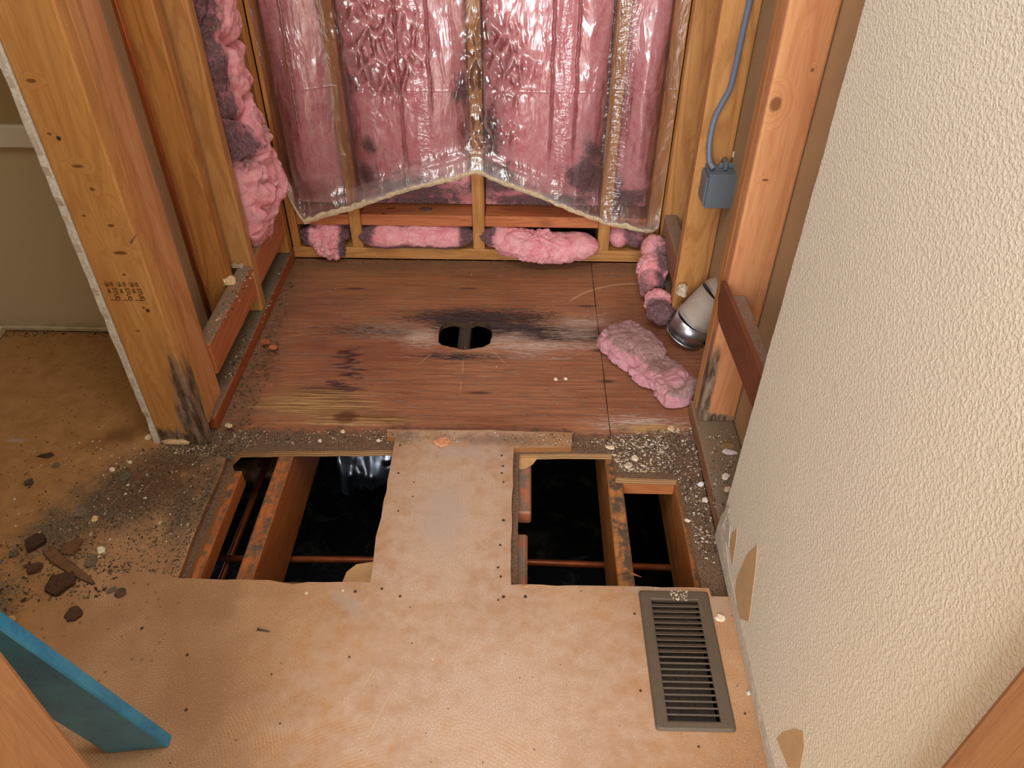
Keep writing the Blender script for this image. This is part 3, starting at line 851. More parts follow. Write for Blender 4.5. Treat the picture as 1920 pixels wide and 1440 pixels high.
# painted sheet with a slightly torn edge
b = bmesh.new(); N = 200; row = []
rj = random.Random(9)
for k in range(N + 1):
    z = .006 + (TOP - .006) * k / N
    e = 1.047 + .006 * noise.noise(Vector((0, 0, z * 9))) + .0022 * noise.noise(Vector((3, 0, z * 60))) + (.012 * max(0, z - .78)) * 0
    row.append([b.verts.new((.4215, -2.5, z)), b.verts.new((.4215, e, z)), b.verts.new((.4225, e + .0022, z)), b.verts.new((.4335, e + .003 + rj.uniform(-.002, .002), z)), b.verts.new((.4335, -2.5, z))])
for k in range(N):
    for j in range(5): b.faces.new((row[k][j], row[k][(j + 1) % 5], row[k + 1][(j + 1) % 5], row[k + 1][j]))
bmesh.ops.recalc_face_normals(b, faces=b.faces[:])
frombm('painted_drywall', b, M['wall'], wr)
# raw board edge where the baseboard was pulled off, and torn paper patches
rs = []
b = bmesh.new()
for k in range(61):
    y = .02 + k * 1.035 / 60
    hz = .030 + .006 * noise.noise(Vector((y * 14, 1, 0))) + (.045 * max(0, (y - .93) / .12) if y > .93 else 0)
    rs.append([b.verts.new((.4185, y, .001)), b.verts.new((.4185 + .001 * rj.random(), y, hz * .55)), b.verts.new((.4208, y, hz)), b.verts.new((.4214, y, hz)), b.verts.new((.4214, y, .001))])
for k in range(60):
    for j in range(5): b.faces.new((rs[k][j], rs[k][(j + 1) % 5], rs[k + 1][(j + 1) % 5], rs[k + 1][j]))
bmesh.ops.recalc_face_normals(b, faces=b.faces[:])
frombm('joint_edge', b, M['tape'], wr)
for pl in ([(1386, 1160), (1378, 1110), (1381, 1085), (1400, 1040), (1420, 1020), (1417, 1060), (1411, 1110), (1404, 1165)],
           [(1372, 1060), (1367, 1020), (1372, 1000), (1382, 990), (1380, 1015), (1374, 1055)],
           [(1478, 1440), (1456, 1385), (1466, 1374), (1490, 1367), (1506, 1372), (1508, 1400), (1500, 1440)]):
    pp = [gx(u, v, .4209) for u, v in pl]
    plate('torn_paper_patch', pp, (-1, 0, 0), .0006, M['kraft2'], wr)
for pl in ([(1346, 985), (1362, 950), (1368, 952), (1360, 975), (1352, 990)], [(1358, 1010), (1365, 965), (1369, 985), (1366, 1025)]):
    plate('torn_paper_curl', [gx(u, v, .419) for u, v in pl], (-1, .3, .2), .0012, M['tape'], wr)

# ---- left room beyond the wing wall
wa = struct('wall_alcove')
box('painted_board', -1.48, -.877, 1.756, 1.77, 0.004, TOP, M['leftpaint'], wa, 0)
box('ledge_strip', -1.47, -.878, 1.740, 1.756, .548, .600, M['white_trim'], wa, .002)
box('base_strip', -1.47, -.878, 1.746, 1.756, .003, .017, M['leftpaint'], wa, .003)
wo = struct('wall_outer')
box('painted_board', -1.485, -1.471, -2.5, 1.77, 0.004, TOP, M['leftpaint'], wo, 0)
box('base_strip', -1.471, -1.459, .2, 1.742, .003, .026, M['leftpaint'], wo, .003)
# ---- near partition the camera looks through, and the ceiling
wf = struct('wall_front')
post('jamb_board', -.4320, -.4130, .215, .330, 0.001, M['near'], wf, .006)
post('jamb_board', .3975, .4205, .215, .330, 0.001, M['near'], wf, .006)
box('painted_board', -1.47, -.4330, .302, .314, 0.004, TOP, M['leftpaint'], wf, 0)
box('drywall_paper', .5235, .535, -2.5, .949, ZP, TOP, M['kraft'], wr, 0)
fo = struct('foundation')
for nm, a in (('left', (-1.52, -1.488, -2.5, 2.34)), ('right', (.536, .56, -2.5, 2.34)), ('back', (-1.488, .536, 2.305, 2.34)), ('front', (-1.488, .536, -2.5, -2.47))):
    box('concrete_wall', *a, -.9, -.036, M['ground'], fo, 0)
box('rim_board', -1.51, -.90, 1.772, 2.34, -.036, TOP, M['black'], fo, 0)
cl = box('ceiling', -1.49, .54, -2.5, 2.3, TOP + .002, TOP + .02, M['ceil'], None, 0, 'structure')


# ================================================================== INSULATION
def fluffy(name, parent, verts_fn, nu, nv, mould_fn, dust_fn=None, mat=None):
    """closed grid surface of glass wool; verts_fn(u, v) -> point"""
    V = []; mo = []; du = []
    for j in range(nv + 1):
        for i in range(nu + 1):
            p = verts_fn(i / nu, j / nv); V.append(p)
            mo.append(mould_fn(p)); du.append(dust_fn(p) if dust_fn else 0)
    Fc = [(j * (nu + 1) + i, j * (nu + 1) + i + 1, (j + 1) * (nu + 1) + i + 1, (j + 1) * (nu + 1) + i) for j in range(nv) for i in range(nu)]
    me = bpy.data.meshes.new(name); me.from_pydata(V, [], Fc); me.update()
    setattr_f(me, 'mould', mo); setattr_f(me, 'dust', du)
    return link(name, me, mat or M['insul'], parent, smooth=True)


def sm(a, b, x):
    t = max(0, min(1, (x - a) / (b - a))); return t * t * (3 - 2 * t)


def gb(p, a, b, ra, rb):
    """soft spot in the x-z plane"""
    return max(0, 1 - math.hypot((p[0] - a) / ra, (p[2] - b) / rb))


def crease(p, k, s=0):
    q = Vector(p) * k + Vector((s, s * 1.7, s * .6))
    return 1 - abs(noise.fractal(q, 1, 2, 3)) * 2.2


def bay(x0, x1, z0, z1, seed, spots, front=2.203, label='', loc=None):
    def f(u, v):
        # the border columns bend back to the sheathing
        uu = max(0, min(1, (u - .04) / .92)); vv = max(0, min(1, (v - .03) / .97))
        x = x0 + (x1 - x0) * uu; z = z0 + (z1 - z0) * vv
        edge = min(1, min(uu, 1 - uu) * (x1 - x0) / .03, vv * (z1 - z0) / .05)
        edge2 = sm(.0, .09, min(uu, 1 - uu) * (x1 - x0))
        back = 1 - math.sqrt(max(0, 1 - (1 - edge) ** 2))
        y = front + back * .03 - .024 * edge2 * sm(.10, .42, z) * sm(.95, .45, z)
        if u < .04 or u > .96: y = front + .03 + .055 * (max(.04 - u, u - .96) / .04)
        if v < .03: y = front + .03 + .055 * (.03 - v) / .03
        rec = .056 * sm(.27, .155, z)
        y = min(2.270, y + rec)
        if .04 <= u <= .96 and v >= .03:
            q = Vector((x, seed, z))
            y += -.007 * noise.fractal(q * 7, 1, 2, 4) + .004 * crease(q, 9, seed) - .004 * noise.fractal(q * 40, 1, 2, 3)
        return (x, y, z)
    def mo(p): return max([0] + [a * gb(p, *s) for *s, a in spots])
    nu = max(16, int((x1 - x0) / .006)); nv = int((z1 - z0) / .008)
    o = fluffy('insulation_batt', None, f, nu, nv, mo)
    recentre(o)
    return tag(o, label, 'insulation', 'batts behind the clear plastic')


bay(-.721, -.555, .150, 1.25, 1.3, [(-.57, .33, .05, .12, .4), (-.62, .45, .05, .05, .4), (-.62, .24, .12, .05, .35), (-.57, .18, .07, .06, .8)],
    label='pink batt behind plastic in the narrow left bay of the back wall')
bay(-.514, -.162, .150, 1.25, 2.9, [(-.46, .37, .05, .07, .9), (-.49, .56, .05, .09, .8), (-.34, .22, .26, .11, 1.2), (-.48, .27, .10, .10, 1.0), (-.18, .53, .05, .09, 1.0), (-.18, .40, .05, .12, .6), (-.33, .16, .3, .05, 1.2)],
    label='pink batt with black mould along its foot, left of the middle back stud')
bay(-.120, .239, .150, 1.25, 4.4, [(-.10, .40, .05, .16, 1.1), (-.08, .27, .11, .12, 1.3), (.19, .28, .10, .11, 1.4), (.20, .36, .06, .10, .9), (.06, .17, .3, .07, 1.3)],
    label='pink batt under cell-like plastic wrinkles, right of the middle back stud')
bay(.281, .391, .150, 1.25, 6.1, [(.33, .18, .12, .09, 1.3), (.29, .25, .05, .08, .7)],
    label='narrow pink batt behind plastic in the right corner bay')


def lump(name, chain, seed, label, mould, dust=None, amp=.16, sub=5, group=None, rough=1.0, parent=None, sq=(1, 1, 1)):
    """a tuft of glass wool: blend of ellipsoids along a chain of (centre, (rx, ry, rz)), creased and fluffed"""
    bm = bmesh.new(); bmesh.ops.create_icosphere(bm, subdivisions=sub, radius=1)
    cs = [(Vector(c), Vector(r)) for c, r in chain]
    mid = sum((c for c, r in cs), Vector()) / len(cs)
    mo = []; du = []
    for v in bm.verts:
        d = v.co.normalized()
        # march outward to the union of the ellipsoids
        t = 0.0
        best = 0
        for c, r in cs:
            A = Vector((d.x / r.x, d.y / r.y, d.z / r.z)); B = Vector(((mid.x - c.x) / r.x, (mid.y - c.y) / r.y, (mid.z - c.z) / r.z))
            a = A.dot(A); b_ = 2 * A.dot(B); c_ = B.dot(B) - 1
            D = b_ * b_ - 4 * a * c_
            if D > 0: best = max(best, (-b_ + math.sqrt(D)) / (2 * a))
        p = mid + d * max(best, .008)
        R = min(min(r) for c, r in cs)
        q = p + Vector((seed, seed * .7, seed * 1.3))
        f1 = noise.fractal(q * (.55 / R), 1, 2, 4)
        f2 = 1 - abs(noise.fractal(q * (.9 / R), 1, 2, 3)) * 2
        f3 = noise.fractal(q * 90, .9, 2, 4)
        f4 = 1 - abs(noise.fractal(Vector((q.x * .45 + q.z * .5, q.y, q.z - q.x * .3)) * (1.5 / R), 1, 2, 3)) * 2.2
        p = p + d * R * (amp * 1.6 * f1 - amp * 1.1 * max(0, f2) ** 3 * rough - amp * .7 * max(0, f4) ** 2 + .05 * f3)
        v.co = p
        mo.append(mould(p)); du.append(dust(p) if dust else 0)
    me = bpy.data.meshes.new(name); bm.to_mesh(me); bm.free()
    setattr_f(me, 'mould', mo); setattr_f(me, 'dust', du)
    o = link(name, me, M['insul'], parent, smooth=True)
    if parent is None: recentre(o); tag(o, label, 'insulation', group)
    return o


GL = 'glass wool pieces stuffed under the ledge'
def mE(x0, x1, zlo, k=1.0):
    return lambda p: k * max(sm(.06, .0, p.x - x0), sm(.06, .0, x1 - p.x), sm(.03, .0, p.z - zlo) * .9) - .1
lump('insulation_tuft', [((-.64, 2.225, .062), (.084, .055, .046)), ((-.62, 2.19, .034), (.055, .045, .046))], 3.1,
     'round pink insulation ball in the left corner, under the ledge', lambda p: .95 * max(sm(-.67, -.70, p.x), sm(-.61, -.575, p.x)), amp=.2, sub=6, group=GL)
lump('insulation_tuft', [((-.345 + .085 * k, 2.22, .064), (.10, .058, .043)) for k in (-1.1, 0, 1.1)], 9.4,
     'long pink insulation roll with black ends, left of the middle stud', lambda p: 1.0 * max(sm(-.44, -.50, p.x) * sm(.035, .06, p.z), sm(-.23, -.18, p.x), sm(.064, .036, p.z)) - .02, amp=.10, sub=6, group=GL)
lump('insulation_tuft', [((-.07, 2.205, .072), (.065, .05, .036)), ((-.01, 2.185, .060), (.085, .06, .050)), ((.05, 2.172, .050), (.10, .066, .053)), ((.11, 2.178, .046), (.10, .064, .050)), ((.17, 2.185, .050), (.075, .058, .044))], 5.2,
     'big loose pink insulation tuft spilling onto the plywood right of centre', lambda p: max(1.1 * sm(-.06, -.12, p.x) * sm(.04, .07, p.z), .9 * sm(.03, .0, p.z) * sm(.12, .05, p.x)), amp=.2, sub=6, group=GL)
lump('insulation_tuft', [((.312, 2.23, .066), (.035, .045, .036)), ((.365, 2.23, .066), (.035, .045, .036))], 8.8,
     'small dull mauve insulation piece in the right corner, under the ledge', lambda p: .5 * sm(.30, .34, p.x) + .25, lambda p: .25, amp=.06, sub=4, group=GL)

# tall batt bulging from the left wall bay
def bat(u, v):
    z = .148 + v * 1.05
    a = math.pi * (u * 1.0)
    yc = 2.012
    bul = .012 + .030 * sm(.20, .30, z) * sm(.55, .42, z) - .020 * sm(.22, .16, z)
    ww = .118 + .01 * noise.noise(Vector((0, 0, z * 8))) - .05 * sm(.24, .15, z)
    y = yc - math.cos(a) * ww
    x = XL - .02 + (math.sin(a) ** .5) * (.024 + bul * 1.4)
    q = Vector((y * 1.0, 5, z))
    x += (.018 * noise.fractal(q * 11, 1, 2, 4) - .03 * max(0, crease(q, 6.5, 2.2)) ** 4 + .006 * noise.fractal(q * 55, .9, 2, 4)) * math.sin(a) ** .4
    y += .010 * noise.fractal(q * 12 + Vector((9, 0, 0)), 1, 2, 3)
    z += .012 * noise.fractal(q * 10 + Vector((0, 7, 0)), 1, 2, 3)
    return (x, min(max(y, 1.874), 2.15), z)
o = fluffy('insulation_batt', None, bat, 80, 240, lambda p: .62 * sm(2.03, 1.93, p[1]) * sm(.40, .55, p[2]) + .5 * max(0, 1 - abs(p[2] - .47) / .06) + .3 * sm(1.99, 1.9, p[1]))
recentre(o)
tag(o, 'uncovered lumpy pink batt bulging out between the left wall studs', 'insulation')

# twisted column in the right corner, and the loose piece in front
lump('insulation_tuft', [((.412, 2.10, .085), (.046, .055, .050)), ((.396, 2.03, .060), (.048, .055, .055)), ((.388, 1.975, .045), (.040, .045, .048))], 2.7,
     'twisted mauve and black insulation in the right corner, the upper clump behind the metal duct', lambda p: .30 + .75 * gb(p, .43, .10, .045, .05) + .4 * sm(2.0, 1.95, p.y), lambda p: .35 * sm(.06, .1, p.z), amp=.15, sub=6, group='twisted insulation in the right corner')
lump('insulation_tuft', [((.400, 1.885, .040), (.042, .042, .040)), ((.402, 1.840, .034), (.040, .040, .036))], 4.9,
     'dark pink twisted insulation clump beside the duct mouth', lambda p: .2 + .75 * sm(1.885, 1.84, p.y), lambda p: .1, amp=.15, sub=6, group='twisted insulation in the right corner')
CA, CB = Vector((.262, 1.790, 0)), Vector((.428, 1.485, 0))
cd = (CB - CA).normalized(); cn = Vector((-cd.y, cd.x, 0))          # cn points right and away
def chunk(u, v):
    a = 2 * math.pi * u
    e = min(v, 1 - v); cap = math.sqrt(max(0, 1 - (1 - min(1, e / .075)) ** 2))
    hw = (.068 + .010 * math.sin(v * 5.5)) * cap
    ht = (.046 + .010 * math.sin(v * 7 + .6)) * cap
    c, s_ = math.cos(a), math.sin(a)
    x = math.copysign(abs(c) ** .7, c) * hw; z = max(0, (math.copysign(abs(s_) ** .6, s_) + .55) / 1.55) * ht
    p = CA + cd * ((CB - CA).length * v) + cn * x + Vector((0, 0, z - .010))
    q = Vector((v * .34, x, z)) + Vector((3.1, 7.7, 1.2))
    r_ = .011 * noise.fractal(q * 11, 1, 2, 3) - .013 * max(0, 1 - abs(noise.fractal(Vector((q.x * 9 + q.y * 6, q.y * 9, q.z * 12)), 1, 2, 2)) * 3.2) ** 2 + .0042 * noise.fractal(q * 70, .8, 2, 5)
    p += (cn * c + Vector((0, 0, max(0, s_)))) * r_ * cap
    return (p.x, p.y, max(p.z, ZP + .001))
def chunk_dust(p):
    w_ = (Vector(p) - CA).dot(cd) / .347
    return .12 + .88 * sm(.004, .026, p[2] + .35 * (Vector((p[0], p[1], 0)) - CA).dot(cn)) * (1.0 - .75 * sm(.62, .75, w_) * sm(.95, .85, w_)) * 1.0
def chunk_mould(p):
    w_ = (Vector(p) - CA).dot(cd) / .347
    return .9 * sm(.86, .97, w_) * sm(-.01, .04, (Vector((p[0], p[1], 0)) - CA).dot(cn)) + .14
o = fluffy('insulation_chunk', None, chunk, 110, 190, chunk_mould, chunk_dust, M['insul_old'])
recentre(o); tag(o, 'loose dusty pink insulation chunk lying on the plywood in front of the duct', 'insulation')

# ================================================================== PLASTIC FILM
nx, nz = 240, 150
edge_px = [(-.735, .27), (-.728, .215), (-.71, .16), (-.69, .123), (-.66, .135), (-.60, .158), (-.53, .175), (-.45, .215), (-.33, .265), (-.22, .295), (-.142, .312), (-.06, .285), (.05, .235), (.16, .178), (.26, .135), (.36, .115), (.41, .103), (.428, .125)]
def zbot(x):
    for (a, za), (b_, zb) in zip(edge_px, edge_px[1:]):
        if x <= b_: return za + (zb - za) * max(0, min(1, (x - a) / (b_ - a)))
    return edge_px[-1][1]
studs_x = (-.5345, -.141, .26, .412, -.735)
def film_y(x, z):
    d = min(abs(x - s_) for s_ in studs_x)
    y = YB - .0035 - .007 * sm(.012, .06, d) * (.6 + .5 * noise.noise(Vector((x * 9, 0, z * 5)))) - .030 * sm(.0, .09, d) * sm(.10, .42, z) * sm(.95, .45, z)
    h = z - zbot(x)
    cx = math.exp(-((x + .20) / .30) ** 2)
    y -= .030 * cx * sm(.10, .0, h) + .010 * sm(.08, 0, h)
    y -= .0035 * noise.fractal(Vector((x * 26, 2, z * 7)), 1, 2, 3) * sm(.0, .04, d)
    y -= .012 * cx * (max(0, 1 - abs(h - .055) / .02)) ** 2
    return y
V = []; Di = []
for j in range(nz + 1):
    for i in range(nx + 1):
        x = -.735 + (1.163) * i / nx; zb = zbot(x)
        z = zb + (1.22 - zb) * (j / nz) ** 1.35
        V.append((x, film_y(x, z), z))
        h = z - zb
        Di.append(.30 * sm(.022, 0, h) + .12 * math.exp(-((x + .25) / .28) ** 2) * sm(.065, .055, h) + .12 * sm(.10, .0, h) * max(0, noise.noise(Vector((x * 12, 0, z * 20))) + .6))
Fc = [(j * (nx + 1) + i, j * (nx + 1) + i + 1, (j + 1) * (nx + 1) + i + 1, (j + 1) * (nx + 1) + i) for j in range(nz) for i in range(nx)]
me = bpy.data.meshes.new('vapor_barrier'); me.from_pydata(V, [], Fc); me.update(); setattr_f(me, 'dirt', Di)
film = link('vapor_barrier', me, M['film'], None, smooth=True)
recentre(film, (-.15, 2.18, .10))
tag(film, 'clear wrinkled plastic sheet covering the back wall, torn along its foot', 'plastic sheet')
# dried mud clinging to the torn foot
b = bmesh.new(); rr = []
r2 = random.Random(12)
for k in range(161):
    x = -.733 + 1.158 * k / 160; zb = zbot(x)
    wd = (.0135 + .010 * noise.noise(Vector((x * 17, 4, 0))) + .006 * noise.noise(Vector((x * 60, 9, 0))) + r2.uniform(-.0008, .0008)) * (1.5 if x < -.48 else 1)
    y = film_y(x, zb) - .0015; t = .0016 + .0008 * r2.random()
    z0 = zb - .004 + .004 * noise.noise(Vector((x * 45, 3, 1)))
    rr.append([b.verts.new((x, y, z0)), b.verts.new((x, y - t, z0 + wd * .5)), b.verts.new((x, y - .0005, z0 + max(.003, wd))), b.verts.new((x, y + .002, z0 + wd * .5))])
for k in range(160):
    for j in range(4): b.faces.new((rr[k][j], rr[k][(j + 1) % 4], rr[k + 1][(j + 1) % 4], rr[k + 1][j]))
bmesh.ops.recalc_face_normals(b, faces=b.faces[:])
o = frombm('torn_edge', b, M['edge'], film)
o.matrix_parent_inverse = film.matrix_basis.inverted()

# ================================================================== PIPES, DUCTS, ELECTRICS
o = frombm('copper_pipe', tubebm([(-.822, 1.655, ZP + .04), (-.822, 1.655, 2.3)], .0078, 16), M['copper'], smooth=True)
recentre(o); tag(o, 'upright copper pipe between the left wall studs', 'pipe')
o = frombm('copper_pipe', tubebm([(-1.2, 1.150, -.24), (-.35, 1.158, -.24), (.02, 1.160, -.24), (.9, 1.138, -.24)], .0085, 14), M['copper_old'], smooth=True)
recentre(o); tag(o, 'dark copper pipe running crosswise under both floor openings', 'pipe')
o = frombm('copper_pipe', tubebm([(-.722, .9, -.27), (-.706, 1.9, -.27)], .0085, 14), M['copper_old'], smooth=True)
recentre(o); tag(o, 'dark pipe running lengthwise under the left floor opening', 'pipe')
o = frombm('steel_duct', tubebm([(-1.45, 1.46, -.36), (-.60, 1.585, -.36)], .085, 28), m_metal('duct_steel_below', (190, 186, 172), .2, .35), smooth=True)
recentre(o); tag(o, 'shiny round steel duct deep under the left floor opening', 'duct')
b = bmesh.new()
cen = [(-.545 + .40 * k / 60, 1.66 + .05 * k / 60, -.40) for k in range(61)]
tubebm(cen, [.105 + .012 * noise.noise(Vector((k * .25, 0, 0))) for k in range(61)], 40, b)
for v in b.verts: v.co += Vector((0, 0, .030 * noise.fractal(v.co * 16, 1, 2, 4)))
o = frombm('flexible_duct', b, M['foil'], smooth=True)
recentre(o); tag(o, 'bluish foil-wrapped flexible duct under the left floor opening', 'duct')

# galvanised elbow coming out of the right wall
el = thing('duct_elbow', 'galvanised metal duct elbow poking out at the foot of the right wall', 'duct', (.47, 1.77, .0))
def pipe_part(name, pts, r, mat, dust):
    bm = tubebm(pts, r, 36, cap=False)
    me = bpy.data.meshes.new(name); bm.normal_update(); bm.to_mesh(me); bm.free()
    setattr_f(me, 'dust', [dust] * len(me.vertices))
    o = link(name, me, mat, el, smooth=True); o.matrix_parent_inverse = el.matrix_basis.inverted()
    o.matrix_parent_inverse = Matrix.Translation(-Vector(el.location))
    so = o.modifiers.new('s', 'SOLIDIFY'); so.thickness = .0015; so.offset = -1
    return o
a0, a1 = Vector((.464, 1.772, .006)), Vector((.486, 1.768, .064))
a2 = a1 + Vector((.050, .010, .066)); a3 = a2 + Vector((.09, .01, .050))
d1 = (a1 - a0).normalized(); d2 = (a2 - a0).normalized(); d3 = (a3 - a1).normalized()
pipe_part('duct_rim', [a0 - d1 * .001, a0 + d1 * .002, a0 + d1 * .005], [.0565, .0590, .0565], M['steel'], 0.0)
pipe_part('duct_mouth', [a0 + d1 * .002, a0 + d1 * .03, a1 - d2 * .001], .0555, M['steel'], 0.0)
pipe_part('duct_gore', [a1 - d2 * .002, a1, a1 + d2 * .001, (a1 + a2) / 2, a2], .0555, M['steel'], 1.0)
pipe_part('duct_gore', [a2 - d3 * .001, a2, a3], .0555, M['steel'], 1.0)
pipe_part('duct_bead', [a1 - d2 * .006, a1 - d2 * .004, a1 - d2 * .002], [.0552, .0580, .0552], M['steel'], .2)
pipe_part('duct_bead', [a1 + d2 * .002, a1 + d2 * .004, a1 + d2 * .006], [.0552, .0580, .0552], M['steel'], .5)
pipe_part('duct_bead', [a2 - d3 * .003, a2, a2 + d3 * .003], [.0552, .0580, .0552], M['steel'], .6)

# electrical box on the second right stud
eb = thing('electrical_box', 'grey plastic electrical box fixed to a right wall stud', 'electrical box', (.489, 1.80, .40))
def ebp(name, bm, mat, smooth=False):
    o = frombm(name, bm, mat, eb, smooth=smooth); o.matrix_parent_inverse = Matrix.Translation(-Vector(eb.location)); return o
b = boxbm(.458, .532, 1.785, 1.790, .392, .482, .0012)
boxbm(.458, .461, 1.790, 1.853, .392, .482, .0008, bm=b)
boxbm(.529, .532, 1.790, 1.853, .392, .482, .0008, bm=b)
boxbm(.461, .529, 1.790, 1.853, .392, .395, .0008, bm=b)
boxbm(.461, .529, 1.796, 1.814, .476, .480, .0008, bm=b)
boxbm(.461, .529, 1.820, 1.853, .476, .480, .0008, bm=b)
boxbm(.452, .458, 1.792, 1.853, .398, .470, .0012, bm=b)
ebp('box_body', b, M['pvc'])
ebp('inner_floor', boxbm(.461, .529, 1.791, 1.852, .462, .465, 0), plain('box_inside', (70, 62, 56), .7))
b = boxbm(.486, .526, 1.826, 1.834, .480, .494, .002); boxbm(.496, .506, 1.815, 1.850, .480, .500, .002, bm=b)
ebp('cable_clamp', b, M['pvc'])
for k, (x, z) in enumerate(((.520, .500), (.527, .490), (.531, .478))):
    ebp('white_tab', boxbm(x, x + .006, 1.848, 1.854, z, z + .014, .001), M['white_trim'])
cp = [gy(1336, 326, 1.812), gy(1330, 300, 1.826), gy(1331, 262, 1.838), gy(1340, 222, 1.846), gy(1356, 190, 1.848), gy(1369, 165, 1.848), gy(1378, 130, 1.848), gy(1386, 92, 1.848), gy(1396, 45, 1.848), gy(1408, -8, 1.848), gy(1440, -160, 1.848)]
cp = [Vector((p.x, p.y, max(p.z, .486 + .006 * k))) for k, p in enumerate(cp)]
o = frombm('electrical_cable', tubebm(spline(cp, 7), .0072, 12), M['cable'], smooth=True)
recentre(o); tag(o, 'grey sheathed cable climbing the right stud out of the box', 'cable')

# ================================================================== FLOOR REGISTER
rg = thing('floor_register', 'brown metal floor register with a slotted grille beside the right wall', 'vent', (.3095, .772, 0))
def rgp(name, bm, mat): 
    o = frombm(name, bm, mat, rg); o.matrix_parent_inverse = Matrix.Translation(-Vector(rg.location)); return o
x0, x1, y0, y1 = .241, .379, .632, .914
sx0, sx1, sy0, sy1 = .2635, .3545, .648, .892
b = bmesh.new()
def rect(xa, xb, ya, yb, z, c=.006, n=4):
    out = []
    for (cx_, cy_, a0_) in ((xb - c, yb - c, 0), (xa + c, yb - c, 90), (xa + c, ya + c, 180), (xb - c, ya + c, 270)):
        for k in range(n + 1):
            t = math.radians(a0_ + 90 * k / n); out.append(b.verts.new((cx_ + c * math.cos(t), cy_ + c * math.sin(t), z)))
    return out
L = [rect(x0, x1, y0, y1, .0008), rect(x0, x1, y0, y1, .0022), rect(x0 + .004, x1 - .004, y0 + .004, y1 - .004, .0052), rect(sx0 - .003, sx1 + .003, sy0 - .003, sy1 + .003, .0056, .003), rect(sx0, sx1, sy0, sy1, .0046, .002), rect(sx0, sx1, sy0, sy1, -.004, .002)]
for p_, q_ in zip(L, L[1:]):
    n_ = len(p_)
    for k in range(n_): b.faces.new((p_[k], p_[(k + 1) % n_], q_[(k + 1) % n_], q_[k]))
bmesh.ops.recalc_face_normals(b, faces=b.faces[:])
rgp('grille_frame', b, M['register'])
nl = 19
for k in range(nl):
    y = sy0 + (sy1 - sy0) * (k + 1) / (nl + 1)
    b = boxbm(sx0, sx1, -.0048 if k > 9 else -.0012, .0048 if k > 9 else .0012, -.0012 if k > 9 else -.005, .0004, .0004)
    bmesh.ops.rotate(b, verts=b.verts[:], cent=(0, 0, 0), matrix=Matrix.Rotation(math.radians(-28 if k > 9 else 8), 3, 'X'))
    for v in b.verts: v.co += Vector((0, y, .0035))
    rgp('louver', b, M['register'])
for k in range(3):
    b = boxbm(sx0 + .006 + k * .027, sx0 + .030 + k * .027, sy0, sy1, -.030, -.0285, 0)
    rgp('damper_blade', b, M['register_in'])
b = boxbm(sx0 - .004, sx0 - .002, sy0 - .004, sy1 + .004, -.033, .0, 0)
boxbm(sx1 + .002, sx1 + .004, sy0 - .004, sy1 + .004, -.033, .0, 0, bm=b); boxbm(sx0 - .004, sx1 + .004, sy0 - .004, sy1 + .004, -.0335, -.031, 0, bm=b)
boxbm(sx0 - .004, sx1 + .004, sy1 + .0015, sy1 + .003, -.033, .0, 0, bm=b); boxbm(sx0 - .004, sx1 + .004, sy0 - .003, sy0 - .0015, -.033, .0, 0, bm=b)
rgp('duct_boot', b, M['register_in'])

# ================================================================== BLUE LEVEL
lv = thing('spirit_level', 'blue metal level leaning behind the near left stud, end on the floor', 'level', (-.629, .594, 0))
ax = Vector((-.062, -.030, .30)).normalized()
xa = Vector((-.096, -.012, 0)); xa = (xa - ax * xa.dot(ax)).normalized(); ya = ax.cross(xa).normalized()
p0 = Vector((-.581, .598, 0))
def lvp(name, w0, w1, t0, t1, l0, l1, mat, bev=.0015, foot=False):
    b = boxbm(w0, w1, t0, t1, l0, l1, bev)
    for v in b.verts:
        q = p0 + xa * v.co.x + ya * v.co.y + ax * v.co.z
        if foot and v.co.z < l0 + .01: q = q - ax * ((q.z - .0015) / ax.z)
        v.co = q
    o = frombm(name, b, mat, lv); o.matrix_parent_inverse = Matrix.Translation(-Vector(lv.location)); return o
lvp('level_body', 0, .099, -.011, .011, 0, .95, M['level'], .0026, True)

# ================================================================== SMALL THINGS
def bit(name, u, v, wpx, hpx, sz, rot, col, label, cat, z=0.0, group=None, tilt=0.0):
    p = gz(u, v, z)
    dist = (p - Vector(CAM)).length; m = dist / F
    r = random.Random(int(u * 7 + v * 13)); b = bmesh.new()
    bmesh.ops.create_icosphere(b, subdivisions=3, radius=1)
    off = Vector((u * .37, v * .21, 3.3)); cuts = []
    for k in range(7):
        a_ = r.uniform(0, 6.283); cuts.append((Vector((math.cos(a_), math.sin(a_), r.uniform(-.25, .45))).normalized(), r.uniform(.62, .95)))
    for q in b.verts:
        d_ = q.co.copy()
        for n_, h_ in cuts:
            e_ = d_.dot(n_) - h_
            if e_ > 0: d_ -= n_ * e_
        d_ *= 1 + .22 * noise.fractal(d_ * 2.2 + off, 1, 2, 4)
        zz_ = max(-.35, min(.55 + .25 * noise.fractal(d_ * 3 + off, 1, 2, 3), d_.z))
        q.co = Vector((d_.x * wpx * m / 2, d_.y * hpx * m / 2 / .72, (zz_ + .35) * sz))
    bmesh.ops.rotate(b, verts=b.verts[:], cent=(0, 0, 0), matrix=Matrix.Rotation(rot, 3, 'Z') @ Matrix.Rotation(tilt, 3, 'X'))
    zmin = min(q.co.z for q in b.verts)
    for q in b.verts: q.co.z -= zmin
    key = 'bit_%d_%d_%d' % col
    if key not in M: M[key] = plain('debris_%d_%d_%d' % col, col, .9, 0, .28, 260, .8)
    o = frombm(name, b, M[key])
    o.location = (p.x, p.y, z + .0004)
    return tag(o, label, cat, group)


